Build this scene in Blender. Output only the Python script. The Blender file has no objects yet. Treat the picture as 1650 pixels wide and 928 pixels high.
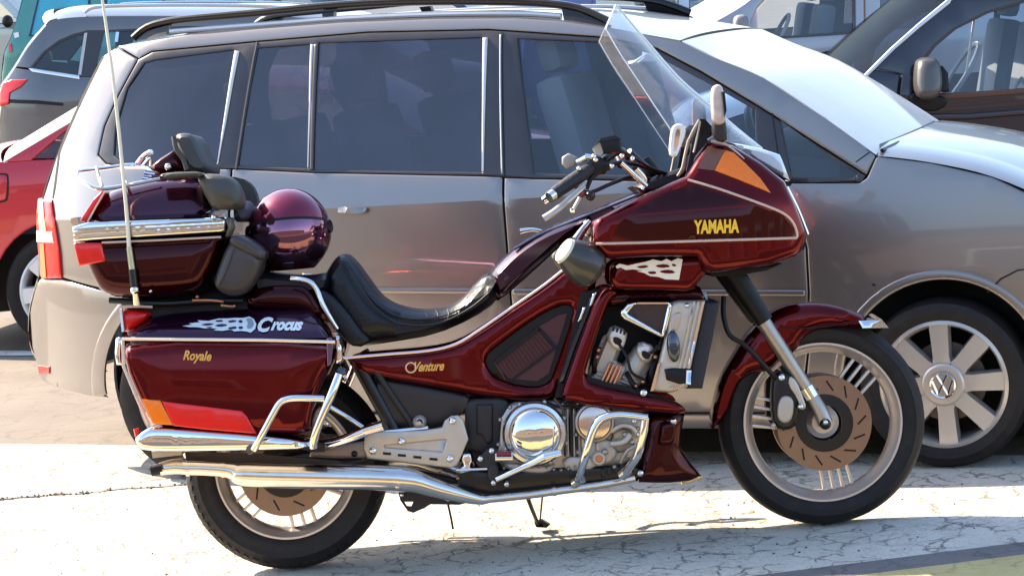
import bpy, bmesh, math, random
import numpy as np
from mathutils import Vector, Matrix
from mathutils.geometry import delaunay_2d_cdt
random.seed(4); R=math.radians
scn=bpy.context.scene; COL=scn.collection

# ---------------------------------------------------------------- camera, sky, sun, exposure
F=4000.0; ROLL=R(4.77); PITCH=math.atan(521/4000)
cam_d=bpy.data.cameras.new('camera'); cam=bpy.data.objects.new('camera',cam_d); COL.objects.link(cam)
CAM=Vector((-0.09,-7.516,1.8))
CM=Matrix.Translation(CAM)@Matrix.Rotation(R(90)-PITCH,4,'X')@Matrix.Rotation(-ROLL,4,'Z')
cam.matrix_world=CM; cam_d.sensor_width=36; cam_d.lens=36*F/1650; cam_d.clip_end=2000; cam_d.clip_start=.1
scn.camera=cam
SUN_EL=R(40); SUN_DIR=Vector((-.83,.56,0)).normalized()
w=bpy.data.worlds.new("World"); scn.world=w; w.use_nodes=True
nt=w.node_tree; sky=nt.nodes.new('ShaderNodeTexSky'); sky.sky_type='NISHITA'; sky.sun_disc=False
sky.sun_elevation=SUN_EL; sky.sun_rotation=math.atan2(SUN_DIR.x,SUN_DIR.y); sky.dust_density=1.6; sky.ozone_density=2.4; sky.air_density=1.2
bg=nt.nodes['Background']; bg.inputs['Strength'].default_value=.145
nt.links.new(sky.outputs[0],bg.inputs[0])
sl=bpy.data.lights.new('sun','SUN'); sl.energy=5.0; sl.angle=R(.55); sl.color=(1,.84,.63)
so=bpy.data.objects.new('sun',sl); COL.objects.link(so)
sd=Vector((SUN_DIR.x*math.cos(SUN_EL),SUN_DIR.y*math.cos(SUN_EL),math.sin(SUN_EL)))
so.rotation_euler=sd.to_track_quat('Z','Y').to_euler(); so.location=(-6,6,9)
scn.view_settings.view_transform='Standard'; scn.view_settings.look='None'
scn.view_settings.exposure=1.6; scn.view_settings.gamma=1
scn.render.engine='CYCLES'; scn.cycles.max_bounces=10; scn.cycles.transparent_max_bounces=24
scn.cycles.sample_clamp_indirect=5; scn.cycles.blur_glossy=.6; scn.cycles.caustics_reflective=False

# ---------------------------------------------------------------- materials
def _n(nt,t,**k):
    n=nt.nodes.new(t)
    for a,b in k.items(): setattr(n,a,b)
    return n
def mat(name,col,r=.5,m=0.,coat=0.,var=.12,vs=8.,bump=0.,bs=120.,rv=.08,spec=.5,em=None,tint=None,dirt=0.):
    M=bpy.data.materials.new(name); M.use_nodes=True; nt=M.node_tree; b=nt.nodes['Principled BSDF']; L=nt.links.new
    tc=_n(nt,'ShaderNodeTexCoord'); nz=_n(nt,'ShaderNodeTexNoise'); nz.inputs['Scale'].default_value=vs; nz.inputs['Detail'].default_value=6
    L(tc.outputs['Object'],nz.inputs['Vector'])
    mx=_n(nt,'ShaderNodeMix',data_type='RGBA')
    L(nz.outputs['Fac'],mx.inputs[0])
    c0=[max(0,c*(1-var)) for c in col]; c1=[min(1,c*(1+var)) for c in col]
    mx.inputs[6].default_value=(*c0,1); mx.inputs[7].default_value=(*c1,1)
    out=mx.outputs[2]
    if dirt:
        n3=_n(nt,'ShaderNodeTexNoise'); n3.inputs['Scale'].default_value=vs*2.3; n3.inputs['Detail'].default_value=10; n3.inputs['Roughness'].default_value=.7
        L(tc.outputs['Object'],n3.inputs['Vector'])
        rp=_n(nt,'ShaderNodeMapRange'); rp.inputs[1].default_value=.48; rp.inputs[2].default_value=.75; rp.inputs[4].default_value=dirt
        L(n3.outputs['Fac'],rp.inputs[0])
        m2=_n(nt,'ShaderNodeMix',data_type='RGBA'); L(rp.outputs[0],m2.inputs[0]); L(out,m2.inputs[6]); m2.inputs[7].default_value=(.23,.19,.15,1); out=m2.outputs[2]
    L(out,b.inputs['Base Color'])
    rr=_n(nt,'ShaderNodeMapRange'); rr.inputs[3].default_value=max(0,r-rv*r); rr.inputs[4].default_value=min(1,r+rv*2*r+rv*.1)
    n2=_n(nt,'ShaderNodeTexNoise'); n2.inputs['Scale'].default_value=vs*3.7; n2.inputs['Detail'].default_value=8
    L(tc.outputs['Object'],n2.inputs['Vector']); L(n2.outputs['Fac'],rr.inputs[0]); L(rr.outputs[0],b.inputs['Roughness'])
    b.inputs['Metallic'].default_value=m; b.inputs['Specular IOR Level'].default_value=spec
    b.inputs['Coat Weight'].default_value=coat; b.inputs['Coat Roughness'].default_value=.03
    if tint: b.inputs['Coat Tint'].default_value=(*tint,1)
    if bump:
        bn=_n(nt,'ShaderNodeTexNoise'); bn.inputs['Scale'].default_value=bs; bn.inputs['Detail'].default_value=4
        L(tc.outputs['Object'],bn.inputs['Vector'])
        bp=_n(nt,'ShaderNodeBump'); bp.inputs['Strength'].default_value=bump; bp.inputs['Distance'].default_value=.004
        L(bn.outputs['Fac'],bp.inputs['Height']); L(bp.outputs[0],b.inputs['Normal'])
    return M
def glass(name,tint,refl=.05,rough=.0,film=.06,gmax=1.,lo=None,fc=.5):
    M=bpy.data.materials.new(name); M.use_nodes=True; nt=M.node_tree; L=nt.links.new
    for n in list(nt.nodes):
        if n.type!='OUTPUT_MATERIAL': nt.nodes.remove(n)
    o=[n for n in nt.nodes][0]
    t=_n(nt,'ShaderNodeBsdfTransparent'); t.inputs[0].default_value=(*tint,1)
    g=_n(nt,'ShaderNodeBsdfGlossy'); g.inputs['Roughness'].default_value=rough
    lw=_n(nt,'ShaderNodeLayerWeight'); lw.inputs[0].default_value=.5
    p=_n(nt,'ShaderNodeMath',operation='POWER'); p.inputs[1].default_value=4.5; L(lw.outputs['Facing'],p.inputs[0])
    a=_n(nt,'ShaderNodeMapRange'); a.inputs[3].default_value=refl; a.inputs[4].default_value=gmax; L(p.outputs[0],a.inputs[0])
    tc=_n(nt,'ShaderNodeTexCoord'); nz=_n(nt,'ShaderNodeTexNoise'); nz.inputs['Scale'].default_value=5; nz.inputs['Detail'].default_value=9
    L(tc.outputs['Object'],nz.inputs['Vector'])
    d=_n(nt,'ShaderNodeBsdfDiffuse'); d.inputs[0].default_value=(*fc,1) if isinstance(fc,tuple) else (fc,fc,fc,1)
    m=_n(nt,'ShaderNodeMixShader'); L(a.outputs[0],m.inputs[0]); L(t.outputs[0],m.inputs[1]); L(g.outputs[0],m.inputs[2])
    m2=_n(nt,'ShaderNodeMixShader'); dr=_n(nt,'ShaderNodeMapRange'); dr.inputs[1].default_value=.45; dr.inputs[2].default_value=.8; dr.inputs[3].default_value=film*.3 if lo is None else lo; dr.inputs[4].default_value=film
    L(nz.outputs['Fac'],dr.inputs[0]); L(dr.outputs[0],m2.inputs[0]); L(m.outputs[0],m2.inputs[1]); L(d.outputs[0],m2.inputs[2])
    L(m2.outputs[0],o.inputs[0]); return M
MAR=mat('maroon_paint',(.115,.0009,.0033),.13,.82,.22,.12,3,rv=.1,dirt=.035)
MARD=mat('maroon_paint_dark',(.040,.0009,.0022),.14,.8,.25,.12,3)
CHR=mat('chrome',(.80,.78,.76),.06,1,0,.04,6,rv=.3)
CHRW=mat('worn_chrome',(.70,.65,.60),.14,1,0,.10,7,rv=.3,dirt=.10)
TAN=mat('cast_aluminium',(.56,.49,.42),.38,.5,0,.12,25,bump=.12,bs=300)
ALU=mat('fork_aluminium',(.43,.375,.325),.35,.8,0,.08,20)
GOLDRIM=mat('champagne_rim_paint',(.64,.57,.52),.31,.75,.4,.1,14)
DISC=mat('brake_disc_steel',(.28,.19,.14),.28,.95,0,.12,40,bump=.1,bs=400)
BLK=mat('black_plastic',(.0055,.0045,.006),.42,0,.0,.2,20,bump=.08,spec=.3)
BLKM=mat('black_metal',(.008,.0065,.008),.3,.2,.1,.2,20)
DGR=mat('dark_grey_plastic',(.016,.0125,.014),.5,0,0,.2,15,bump=.08)
RUB=mat('tyre_rubber',(.0105,.008,.008),.62,0,0,.25,12,bump=.15,bs=200,dirt=.05,spec=.35)
LEA=mat('black_leather',(.0055,.005,.009),.33,0,.05,.25,12,bump=.45,bs=150,spec=.35)
GLEA=mat('grey_green_leather',(.055,.05,.042),.45,0,0,.15,14,bump=.3,bs=160)
POU=mat('brown_grey_vinyl',(.045,.035,.033),.42,0,.1,.15,14,bump=.2,bs=160)
GOLD=mat('gold_badge',(.85,.55,.16),.25,.9,0,.05,20)
WHT=mat('white_decal',(.82,.82,.82),.4,0,.3,.04,20)
CREAM=mat('pinstripe_cream',(.62,.46,.38),.35,.1,.5,.05,20)
AMB=mat('amber_lens',(.90,.185,.0),.25,0,.15,.1,60,bump=.2,bs=90)
REDL=mat('red_lens',(.72,.006,.004),.2,0,.3,.1,60,bump=.12,bs=90)
REDB=mat('red_pad',(.16,.008,.02),.4,0,.2,.1,20)
COP=mat('copper_strips',(.62,.27,.14),.3,.9,0,.1,30)
MESH=mat('dark_red_mesh',(.07,.014,.018),.5,.1,0,.2,60)
WSH=glass('windshield_acrylic',(.88,.89,.92),.05,gmax=.55,film=.07,lo=.015,fc=.8)
MIRG=mat('mirror_glass',(.9,.9,.92),.02,1,0,.01,3)
BLUEL=mat('blue_black_lacquer',(.02,.035,.06),.12,.3,1,.1,5)

# ---------------------------------------------------------------- geometry helpers
def ray(u,v): return CM.to_3x3()@Vector(((u-825)/F,-(v-464)/F,-1))
def G(u,v,z=0.):
    d=ray(u,v); t=(z-CAM.z)/d.z; return CAM+d*t
class Fr:
    def __init__(s,M): s.M=M; s.I=M.inverted(); s.o=s.I@CAM; s.r=s.I.to_3x3()
    def at(s,u,v,Y=0.):
        d=s.r@ray(u,v); c=callable(Y); y=0. if c else Y
        for k in range(12 if c else 1):
            p=s.o+d*((y-s.o.y)/d.y)
            if c: y=.5*y+.5*Y(p.x,p.z) if k else Y(p.x,p.z)
        return Vector((p.x,y,p.z))
def tag(o,label=None,cat=None,group=None,kind=None):
    for k,v in (('label',label),('category',cat),('group',group),('kind',kind)):
        if v: o[k]=v
    return o
def empty(name,M,label=None,cat=None,group=None):
    o=bpy.data.objects.new(name,None); COL.objects.link(o); o.matrix_world=M; o.empty_display_size=.2
    return tag(o,label,cat,group)
def fin(name,verts,faces,m,par=None,smooth=True,ang=38,zl=()):
    me=bpy.data.meshes.new(name); me.from_pydata([tuple(v) for v in verts],[],faces); me.validate()
    bm=bmesh.new(); bm.from_mesh(me); bmesh.ops.remove_doubles(bm,verts=bm.verts,dist=1e-5)
    bmesh.ops.recalc_face_normals(bm,faces=bm.faces)
    for f in bm.faces: f.smooth=smooth
    ca=R(ang)
    for e in bm.edges:
        if len(e.link_faces)==2 and e.calc_face_angle(0)>ca: e.smooth=False
        for z in zl:
            if abs(e.verts[0].co.z-z)<2e-5 and abs(e.verts[1].co.z-z)<2e-5: e.smooth=False
    bm.to_mesh(me); bm.free()
    if isinstance(m,(list,tuple)):
        for q in m: me.materials.append(q)
    else: me.materials.append(m)
    o=bpy.data.objects.new(name,me); COL.objects.link(o)
    if par: o.parent=par
    return o
def mirror(o,mc=0.,par=None):
    me=o.data.copy(); co=np.empty(len(me.vertices)*3); me.vertices.foreach_get('co',co); co=co.reshape(-1,3); co[:,1]=2*mc-co[:,1]
    me.vertices.foreach_set('co',co.ravel()); me.flip_normals()
    c=bpy.data.objects.new(o.name.split('.')[0],me); COL.objects.link(c); c.parent=par or o.parent
    return c
def inside(P,poly):
    x,y=P[:,0],P[:,1]; r=np.zeros(len(P),bool); n=len(poly)
    for i in range(n):
        x1,y1=poly[i]; x2,y2=poly[(i+1)%n]
        if y1==y2: continue
        c=((y1>y)!=(y2>y))&(x<(x2-x1)*(y-y1)/(y2-y1)+x1); r^=c
    return r
def dist(P,poly):
    A=np.array(poly); B=np.roll(A,-1,0); best=np.full(len(P),1e9)
    for a,b in zip(A,B):
        ab=b-a; L=ab@ab
        if L<1e-14: continue
        t=np.clip(((P-a)@ab)/L,0,1); d=np.hypot(*(P-a-t[:,None]*ab).T); best=np.minimum(best,d)
    return best
def chaikin(p,n):
    p=[Vector(q[:2]) for q in p]
    for _ in range(n):
        q=[]
        for i in range(len(p)):
            a,b=p[i],p[(i+1)%len(p)]; q+= [a*.75+b*.25,a*.25+b*.75]
        p=q
    return [tuple(v) for v in p]
def dens(poly,g):
    o=[]
    for i in range(len(poly)):
        a=np.array(poly[i]); b=np.array(poly[(i+1)%len(poly)]); L=np.hypot(*(b-a))
        if L<1e-6: continue
        k=max(1,int(math.ceil(L/g)))
        o+=[tuple(a+(b-a)*j/k) for j in range(k)]
    return o
def tri2d(out,holes,g,edge,zl=()):
    """triangulate outline (with holes) in 2-D: bevel rings along the border, a jittered grid inside"""
    gb=min(g,max(.006,edge*1.2)) if edge else g
    loops=[dens(out,gb)]+[dens(h,gb) for h in holes]
    pts=[];edges=[]
    for lp in loops:
        b=len(pts); pts+=lp; n=len(lp); edges+=[(b+i,b+(i+1)%n) for i in range(n)]
    O=np.array(out); 
    def dd(P):
        d=dist(P,out)
        for h in holes: d=np.minimum(d,dist(P,h))
        return d
    def ins(P):
        r=inside(P,out)
        for h in holes: r&=~inside(P,h)
        return r
    ex=[]
    if edge:
        for f in (.12,.4,1.0):
            off=[]
            for lp in loops:
                A=np.array(lp); T=np.roll(A,-1,0)-np.roll(A,1,0); T/=np.maximum(np.hypot(*T.T),1e-9)[:,None]
                N=np.stack([-T[:,1],T[:,0]],1)
                off.append(A+N*edge*f); off.append(A-N*edge*f)
            P=np.concatenate(off); k=ins(P); P=P[k]
            if len(P): P=P[dd(P)>edge*f*.93]; ex.append(P)
    mn=O.min(0); mx=O.max(0)
    gx=np.arange(mn[0]+g*.5,mx[0],g); gy=np.arange(mn[1]+g*.5,mx[1],g)
    if len(gx) and len(gy):
        P=np.stack(np.meshgrid(gx,gy),-1).astype(float)
        P[1::2,:,0]+=g*.5
        P=P.reshape(-1,2); P=P[ins(P)]
        if len(P): P=P[dd(P)>max(edge*1.3,g*.35)]; ex.append(P)
    allp=pts+[tuple(q) for e in ex for q in e]
    if zl: allp=pts+[q for q in allp[len(pts):] if min(abs(q[1]-z) for z in zl)>g*.25]
    for z in zl:
        if not mn[1]<z<mx[1]: continue
        xs=np.arange(mn[0]+1e-4,mx[0],g*.8); Pz=np.stack([xs,np.full(len(xs),z)],1); kk=ins(Pz)&(dd(Pz)>1e-4)
        prev=None
        for q,o_ in zip(Pz,kk):
            if not o_: prev=None; continue
            allp.append(tuple(q))
            if prev is not None: edges.append((prev,len(allp)-1))
            prev=len(allp)-1
    r=delaunay_2d_cdt([Vector(p) for p in allp],edges,[],0,1e-6)
    V=np.array([tuple(v) for v in r[0]]); T=[tuple(f) for f in r[2]]
    C=np.array([V[list(t)].mean(0) for t in T]); k=ins(C)
    T=[t for t,q in zip(T,k) if q]
    return V,T,dd(V)
def plate(name,px,m,par,Y=0.,th=.02,bul=0.,edge=0.,crown=0.,holes=(),g=.03,fr=None,sm=0,both=False,mc=0.,sym=False,local=False,off=0.,back=True,hsm=None,zl=()):
    """a panel: outline in photo pixels laid on the surface y=Y(x,z) of its frame, rounded border, real thickness"""
    conv=(lambda q:[tuple(p) for p in q]) if local else (lambda q:[(lambda p:(p.x,p.z))(fr.at(u,v,Y)) for u,v in q])
    out=conv(px); hs=[conv(h) for h in holes]
    if sm: out=chaikin(out,sm)
    if hsm is None: hsm=sm
    if hsm: hs=[chaikin(h,hsm) for h in hs]
    V,T,d=tri2d(out,hs,g,edge,zl)
    Yf=(lambda x,z:Y) if not callable(Y) else Y
    y=np.array([Yf(a,b) for a,b in V])+off
    if bul and edge:
        q=np.sqrt(np.clip(1-(1-np.clip(d/edge,0,1))**2,0,1)); y=y+bul*(1-q)
    if crown: y=y-crown*(1-(1-np.clip(d/max(d.max(),1e-6),0,1))**2)
    nv=len(V); verts=[(V[i,0],y[i],V[i,1]) for i in range(nv)]
    faces=list(T)
    cnt={}
    for t in T:
        for i in range(3):
            a,b=t[i],t[(i+1)%3]; k=(min(a,b),max(a,b)); cnt[k]=cnt.get(k,0)+1
    bd=[k for k,c in cnt.items() if c==1]
    if sym:
        verts+=[(V[i,0],2*mc-y[i],V[i,1]) for i in range(nv)]
        faces+=[(t[2]+nv,t[1]+nv,t[0]+nv) for t in T]; faces+=[(a,b,b+nv,a+nv) for a,b in bd]
    elif th:
        yb=np.array([Yf(a,b) for a,b in V])+off+th
        if back:
            verts+=[(V[i,0],yb[i],V[i,1]) for i in range(nv)]
            faces+=[(t[2]+nv,t[1]+nv,t[0]+nv) for t in T]; faces+=[(a,b,b+nv,a+nv) for a,b in bd]
        else:
            mp={}
            for a,b in bd:
                for i in (a,b):
                    if i not in mp: mp[i]=len(verts); verts.append((V[i,0],yb[i],V[i,1]))
                faces.append((a,b,mp[b],mp[a]))
    o=fin(name,verts,faces,m,par,zl=zl)
    if both: mirror(o,mc)
    return o
def catmull(P,n):
    if len(P)<3 or n<2: return P
    o=[]
    for i in range(len(P)-1):
        a=P[max(i-1,0)];b=P[i];c=P[i+1];d=P[min(i+2,len(P)-1)]
        for k in range(n):
            t=k/n; o.append(.5*((2*b)+(c-a)*t+(2*a-5*b+4*c-d)*t*t+(3*b-a-3*c+d)*t**3))
    return o+[P[-1]]
class MB:
    def __init__(s): s.v=[]; s.f=[]
    def add(s,v,f): b=len(s.v); s.v+=[tuple(q) for q in v]; s.f+=[tuple(i+b for i in q) for q in f]; return s
    def tube(s,P,r,n=10,sub=4,closed=False,flat=1.):
        P=[Vector(p) for p in P]; rr=list(r) if isinstance(r,(list,tuple)) else [r]*len(P)
        Q=[Vector((*p,q)).to_4d() if False else (p,q) for p,q in zip(P,rr)]
        if sub>1 and len(P)>2:
            PP=catmull(P,sub); RR=[]
            for i in range(len(P)-1):
                for k in range(sub): RR.append(rr[i]+(rr[i+1]-rr[i])*k/sub)
            RR.append(rr[-1])
        else: PP,RR=P,rr
        N=None; V=[];Fc=[]
        for i,p in enumerate(PP):
            t=(PP[min(i+1,len(PP)-1)]-PP[max(i-1,0)]).normalized()
            if N is None: N=t.orthogonal().normalized()
            N=(N-t*N.dot(t)).normalized(); B=t.cross(N)
            for k in range(n):
                a=2*math.pi*k/n; V.append(p+(N*math.cos(a)+B*math.sin(a)*flat)*RR[i])
        m=len(PP)
        for i in range(m-1):
            for k in range(n): Fc.append((i*n+k,i*n+(k+1)%n,(i+1)*n+(k+1)%n,(i+1)*n+k))
        Fc.append(tuple(range(n-1,-1,-1))); Fc.append(tuple((m-1)*n+k for k in range(n)))
        return s.add(V,Fc)
    def lathe(s,c,prof,n=48,a0=0,a1=2*math.pi,close=True,ax='y'):
        """prof: [(radius,axial)] around an axis along y (ax) through c"""
        V=[];Fc=[];full=abs(a1-a0-2*math.pi)<1e-6; k=n if full else n+1; m=len(prof)
        for i in range(k):
            a=a0+(a1-a0)*i/n
            for r,y in prof:
                if ax=='y': V.append((c[0]+r*math.cos(a),c[1]+y,c[2]+r*math.sin(a)))
                else: V.append((c[0]+r*math.cos(a),c[1]+r*math.sin(a),c[2]+y))
        for i in range(n):
            j=(i+1)%k
            for q in range(m if close else m-1):
                w=(q+1)%m; Fc.append((i*m+q,i*m+w,j*m+w,j*m+q))
        return s.add(V,Fc)
    def box(s,c,sz,rot=None,bev=0.):
        bm=bmesh.new(); bmesh.ops.create_cube(bm,size=1)
        for v in bm.verts: v.co=Vector((v.co.x*sz[0],v.co.y*sz[1],v.co.z*sz[2]))
        if bev: bmesh.ops.bevel(bm,geom=bm.edges,offset=bev,segments=2,affect='EDGES',profile=.6)
        Mx=Matrix.Translation(Vector(c))@(rot.to_4x4() if rot else Matrix())
        bm.verts.index_update(); V=[Mx@v.co for v in bm.verts]; Fc=[tuple(v.index for v in f.verts) for f in bm.faces]; bm.free()
        return s.add(V,Fc)
    def ball(s,c,r,n=12,sc=(1,1,1)):
        V=[];Fc=[];m=n//2
        for i in range(m+1):
            t=math.pi*i/m
            for k in range(n):
                a=2*math.pi*k/n; V.append((c[0]+r*sc[0]*math.sin(t)*math.cos(a),c[1]+r*sc[1]*math.sin(t)*math.sin(a),c[2]+r*sc[2]*math.cos(t)))
        for i in range(m):
            for k in range(n): Fc.append((i*n+k,i*n+(k+1)%n,(i+1)*n+(k+1)%n,(i+1)*n+k))
        return s.add(V,Fc)
    def build(s,name,m,par=None,smooth=True,ang=38): return fin(name,s.v,s.f,m,par,smooth,ang)
def text(name,txt,fr,p0,p1,hpx,Y,m,par,shear=0.,bold=0.,th=.0012,mirror_x=False):
    """lettering: baseline runs from photo pixel p0 to p1 on plane y=Y of the frame"""
    cu=bpy.data.curves.new(name,'FONT'); cu.body=txt; cu.shear=shear; cu.offset=bold; cu.resolution_u=3
    to=bpy.data.objects.new('lettering',cu); COL.objects.link(to)
    dg=bpy.context.evaluated_depsgraph_get(); me=bpy.data.meshes.new_from_object(to.evaluated_get(dg)); bpy.data.objects.remove(to)
    V=np.array([v.co[:] for v in me.vertices]); mn=V.min(0); mx=V.max(0)
    A=fr.at(*p0,Y); B=fr.at(*p1,Y); ex=(B-A)/(mx[0]-mn[0])
    up=(fr.at(p0[0]+(p1[1]-p0[1])*0,p0[1]-hpx,Y)-A); ez=up/(mx[1]-max(mn[1],-.02) if False else mx[1])
    P=[A+ex*(v[0]-mn[0])+ez*v[1] for v in V]; n=len(P)
    F0=[tuple(p.vertices) for p in me.polygons]
    cnt={}
    for f in F0:
        for i in range(len(f)):
            k=(min(f[i],f[i-1]),max(f[i],f[i-1])); cnt[k]=cnt.get(k,0)+1
    vv=[(p.x,p.y-th,p.z) for p in P]+[(p.x,p.y,p.z) for p in P]
    ff=F0+[tuple(i+n for i in reversed(f)) for f in F0]+[(a,b,b+n,a+n) for (a,b),c in cnt.items() if c==1]
    return fin(name,vv,ff,m,par,smooth=False)
# ---------------------------------------------------------------- ground
def ground_mat(name,base,crack,vs=1.0,speck=.35,lo=.8,hi=1.15,cr=.5,bump=.5,warm=(1,.9,.8),csc=9.,worn=0.,worncol=(.2,.18,.16)):
    M=bpy.data.materials.new(name); M.use_nodes=True; nt=M.node_tree; b=nt.nodes['Principled BSDF']; L=nt.links.new
    tc=_n(nt,'ShaderNodeTexCoord'); P=tc.outputs['Object']
    def noise(s,d=6,r=.6):
        n=_n(nt,'ShaderNodeTexNoise'); n.inputs['Scale'].default_value=s; n.inputs['Detail'].default_value=d; n.inputs['Roughness'].default_value=r; L(P,n.inputs['Vector']); return n
    def rng(src,a,b2,c,d2):
        n=_n(nt,'ShaderNodeMapRange'); 
        for i,x in enumerate((a,b2,c,d2)): n.inputs[i+1].default_value=x
        L(src,n.inputs[0]); return n.outputs[0]
    def mixc(f,a,c):
        n=_n(nt,'ShaderNodeMix',data_type='RGBA')
        L(f,n.inputs[0])
        for i,x in ((6,a),(7,c)):
            if isinstance(x,tuple): n.inputs[i].default_value=(*x,1)
            else: L(x,n.inputs[i])
        return n.outputs[2]
    big=noise(1.3*vs,8); fine=noise(140,3,.7); mid=noise(22,6,.65)
    c=mixc(rng(big.outputs['Fac'],.3,.7,0,1),tuple(x*lo for x in base),tuple(min(.95,x*hi) for x in base))
    c=mixc(rng(mid.outputs['Fac'],.55,.75,0,.5),c,tuple(x*.72*y for x,y in zip(base,warm)))
    if worn:
        wn=noise(3.2,12,.72); c=mixc(rng(wn.outputs['Fac'],.56,.66,0,worn),c,worncol)
    # aggregate speckles
    vo=_n(nt,'ShaderNodeTexVoronoi'); vo.inputs['Scale'].default_value=75; L(P,vo.inputs['Vector'])
    sp=rng(vo.outputs['Distance'],.05,.22,1,0)
    c=mixc(rng(fine.outputs['Fac'],.52,.70,0,speck),c,tuple(x*.35 for x in base))
    # crackle
    ds=noise(7,5,.6); vm=_n(nt,'ShaderNodeVectorMath',operation='SCALE'); vm.inputs['Scale'].default_value=.16; L(ds.outputs['Color'],vm.inputs[0])
    va=_n(nt,'ShaderNodeVectorMath',operation='ADD'); L(P,va.inputs[0]); L(vm.outputs[0],va.inputs[1])
    v2=_n(nt,'ShaderNodeTexVoronoi',feature='DISTANCE_TO_EDGE'); v2.inputs['Scale'].default_value=csc; L(va.outputs[0],v2.inputs['Vector'])
    msk=noise(7,6,.6); ml=_n(nt,'ShaderNodeMath',operation='MULTIPLY')
    L(rng(v2.outputs['Distance'],.008,.075,1,0),ml.inputs[0]); L(rng(msk.outputs['Fac'],.44,.56,0,cr),ml.inputs[1])
    c=mixc(ml.outputs[0],c,crack)
    v3=_n(nt,'ShaderNodeTexVoronoi',feature='DISTANCE_TO_EDGE'); v3.inputs['Scale'].default_value=csc*2.9; L(va.outputs[0],v3.inputs['Vector'])
    m3=_n(nt,'ShaderNodeMath',operation='MULTIPLY'); mk3=noise(2.7,8,.7)
    L(rng(v3.outputs['Distance'],.0,.07,1,0),m3.inputs[0]); L(rng(mk3.outputs['Fac'],.52,.6,0,cr*.7),m3.inputs[1]); c=mixc(m3.outputs[0],c,crack)
    st3=noise(.9,9,.75); c=mixc(rng(st3.outputs['Fac'],.57,.72,0,.3),c,tuple(x*.55*y for x,y in zip(base,warm)))
    L(c,b.inputs['Base Color']); b.inputs['Roughness'].default_value=.85; b.inputs['Specular IOR Level'].default_value=.25
    ad=_n(nt,'ShaderNodeMath',operation='SUBTRACT'); L(rng(fine.outputs['Fac'],.3,.75,0,.35),ad.inputs[0]); L(ml.outputs[0],ad.inputs[1])
    bp=_n(nt,'ShaderNodeBump'); bp.inputs['Strength'].default_value=bump; bp.inputs['Distance'].default_value=.006; L(ad.outputs[0],bp.inputs['Height']); L(bp.outputs[0],b.inputs['Normal'])
    return M
ASPH=ground_mat('sunbleached_asphalt',(.21,.18,.15),(.05,.04,.035),speck=.55,cr=.25,csc=5)
PAINT=ground_mat('cracked_white_paint',(.60,.545,.465),(.065,.048,.042),speck=.6,cr=.72,csc=11,bump=.7,worn=.5,worncol=(.42,.36,.31))
YEL=ground_mat('faded_yellow_paint',(.46,.375,.17),(.2,.17,.1),speck=.3,cr=.5)
GRY=ground_mat('dark_asphalt_strip',(.17,.155,.15),(.04,.04,.04),speck=.5,cr=.4)
LINE=ground_mat('parking_line_paint',(.72,.71,.68),(.2,.18,.16),speck=.4,cr=.4)
def sheet(name,pts,z,m,kind='structure',n=1):
    V=[(p.x,p.y,z) for p in pts]; o=fin(name,V,[tuple(range(len(V)))],m,None,False); o['kind']=kind; return o
def gp(*q): return [G(u,v) for u,v in q]
S=400
sheet('ground',[Vector((-S,-S,0)),Vector((S,-S,0)),Vector((S,S,0)),Vector((-S,S,0))],0,ASPH)
a=G(0,716);b=G(1650,735);d=(b-a).normalized(); p0=a-d*5; p1=b+d*5
c0=G(1266,925);c1=G(1650,877);d2=(c1-c0).normalized(); q0=c0-d2*6; q1=c1+d2*5
sheet('painted_walkway',[p0,p1,q1,q0],.004,PAINT)
nrm=Vector((d2.y,-d2.x,0)); wv=(G(1600,884)-G(1600,903)).length
f0=q0+nrm*wv; f1=q1+nrm*wv
sheet('asphalt_strip',[q0+nrm*.0,q1,f1,f0],.0085,GRY)
sheet('yellow_strip',[f0,f1,f1+nrm*1.2,f0+nrm*1.2],.0085,YEL)
a=G(-60,566);b=G(52,566);a2=G(-60,573);b2=G(52,574); dd_=(b-a).normalized()
sheet('parking_line',[a-dd_*1,b+dd_*1.2,b2+dd_*1.2,a2-dd_*1],.004,LINE)
# tarred joint across the walkway with grit
mb=MB(); rj=random.Random(2)
pj=[G(-60+380*i/30,811-30*i/30+rj.uniform(-1.2,1.2)) for i in range(31)]
wj=[rj.uniform(.004,.011) for _ in pj]
mb.add([(p.x,p.y-w_,.0075) for p,w_ in zip(pj,wj)]+[(p.x,p.y+w_,.0075) for p,w_ in zip(pj,wj)],[(i,i+1,i+32,i+31) for i in range(30)])
mb.build('tar_joint',GRY,None)['kind']='structure'
mb=MB()
for _ in range(170):
    p=G(rj.uniform(-60,1700),rj.uniform(770,935)); r=rj.uniform(.0015,.0045); mb.ball((p.x,p.y,.004+r*.5),r,6,(1,rj.uniform(.7,1.3),.6))
for _ in range(90):
    i=rj.randrange(31); p=pj[i]; r=rj.uniform(.002,.006); mb.ball((p.x+rj.uniform(-.05,.05),p.y+rj.uniform(-.015,.015),.006+r*.4),r,6)
mb.build('loose_grit',mat('grit_stone',(.10,.075,.06),.8,vs=30,var=.5),None)['kind']='stuff'

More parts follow.
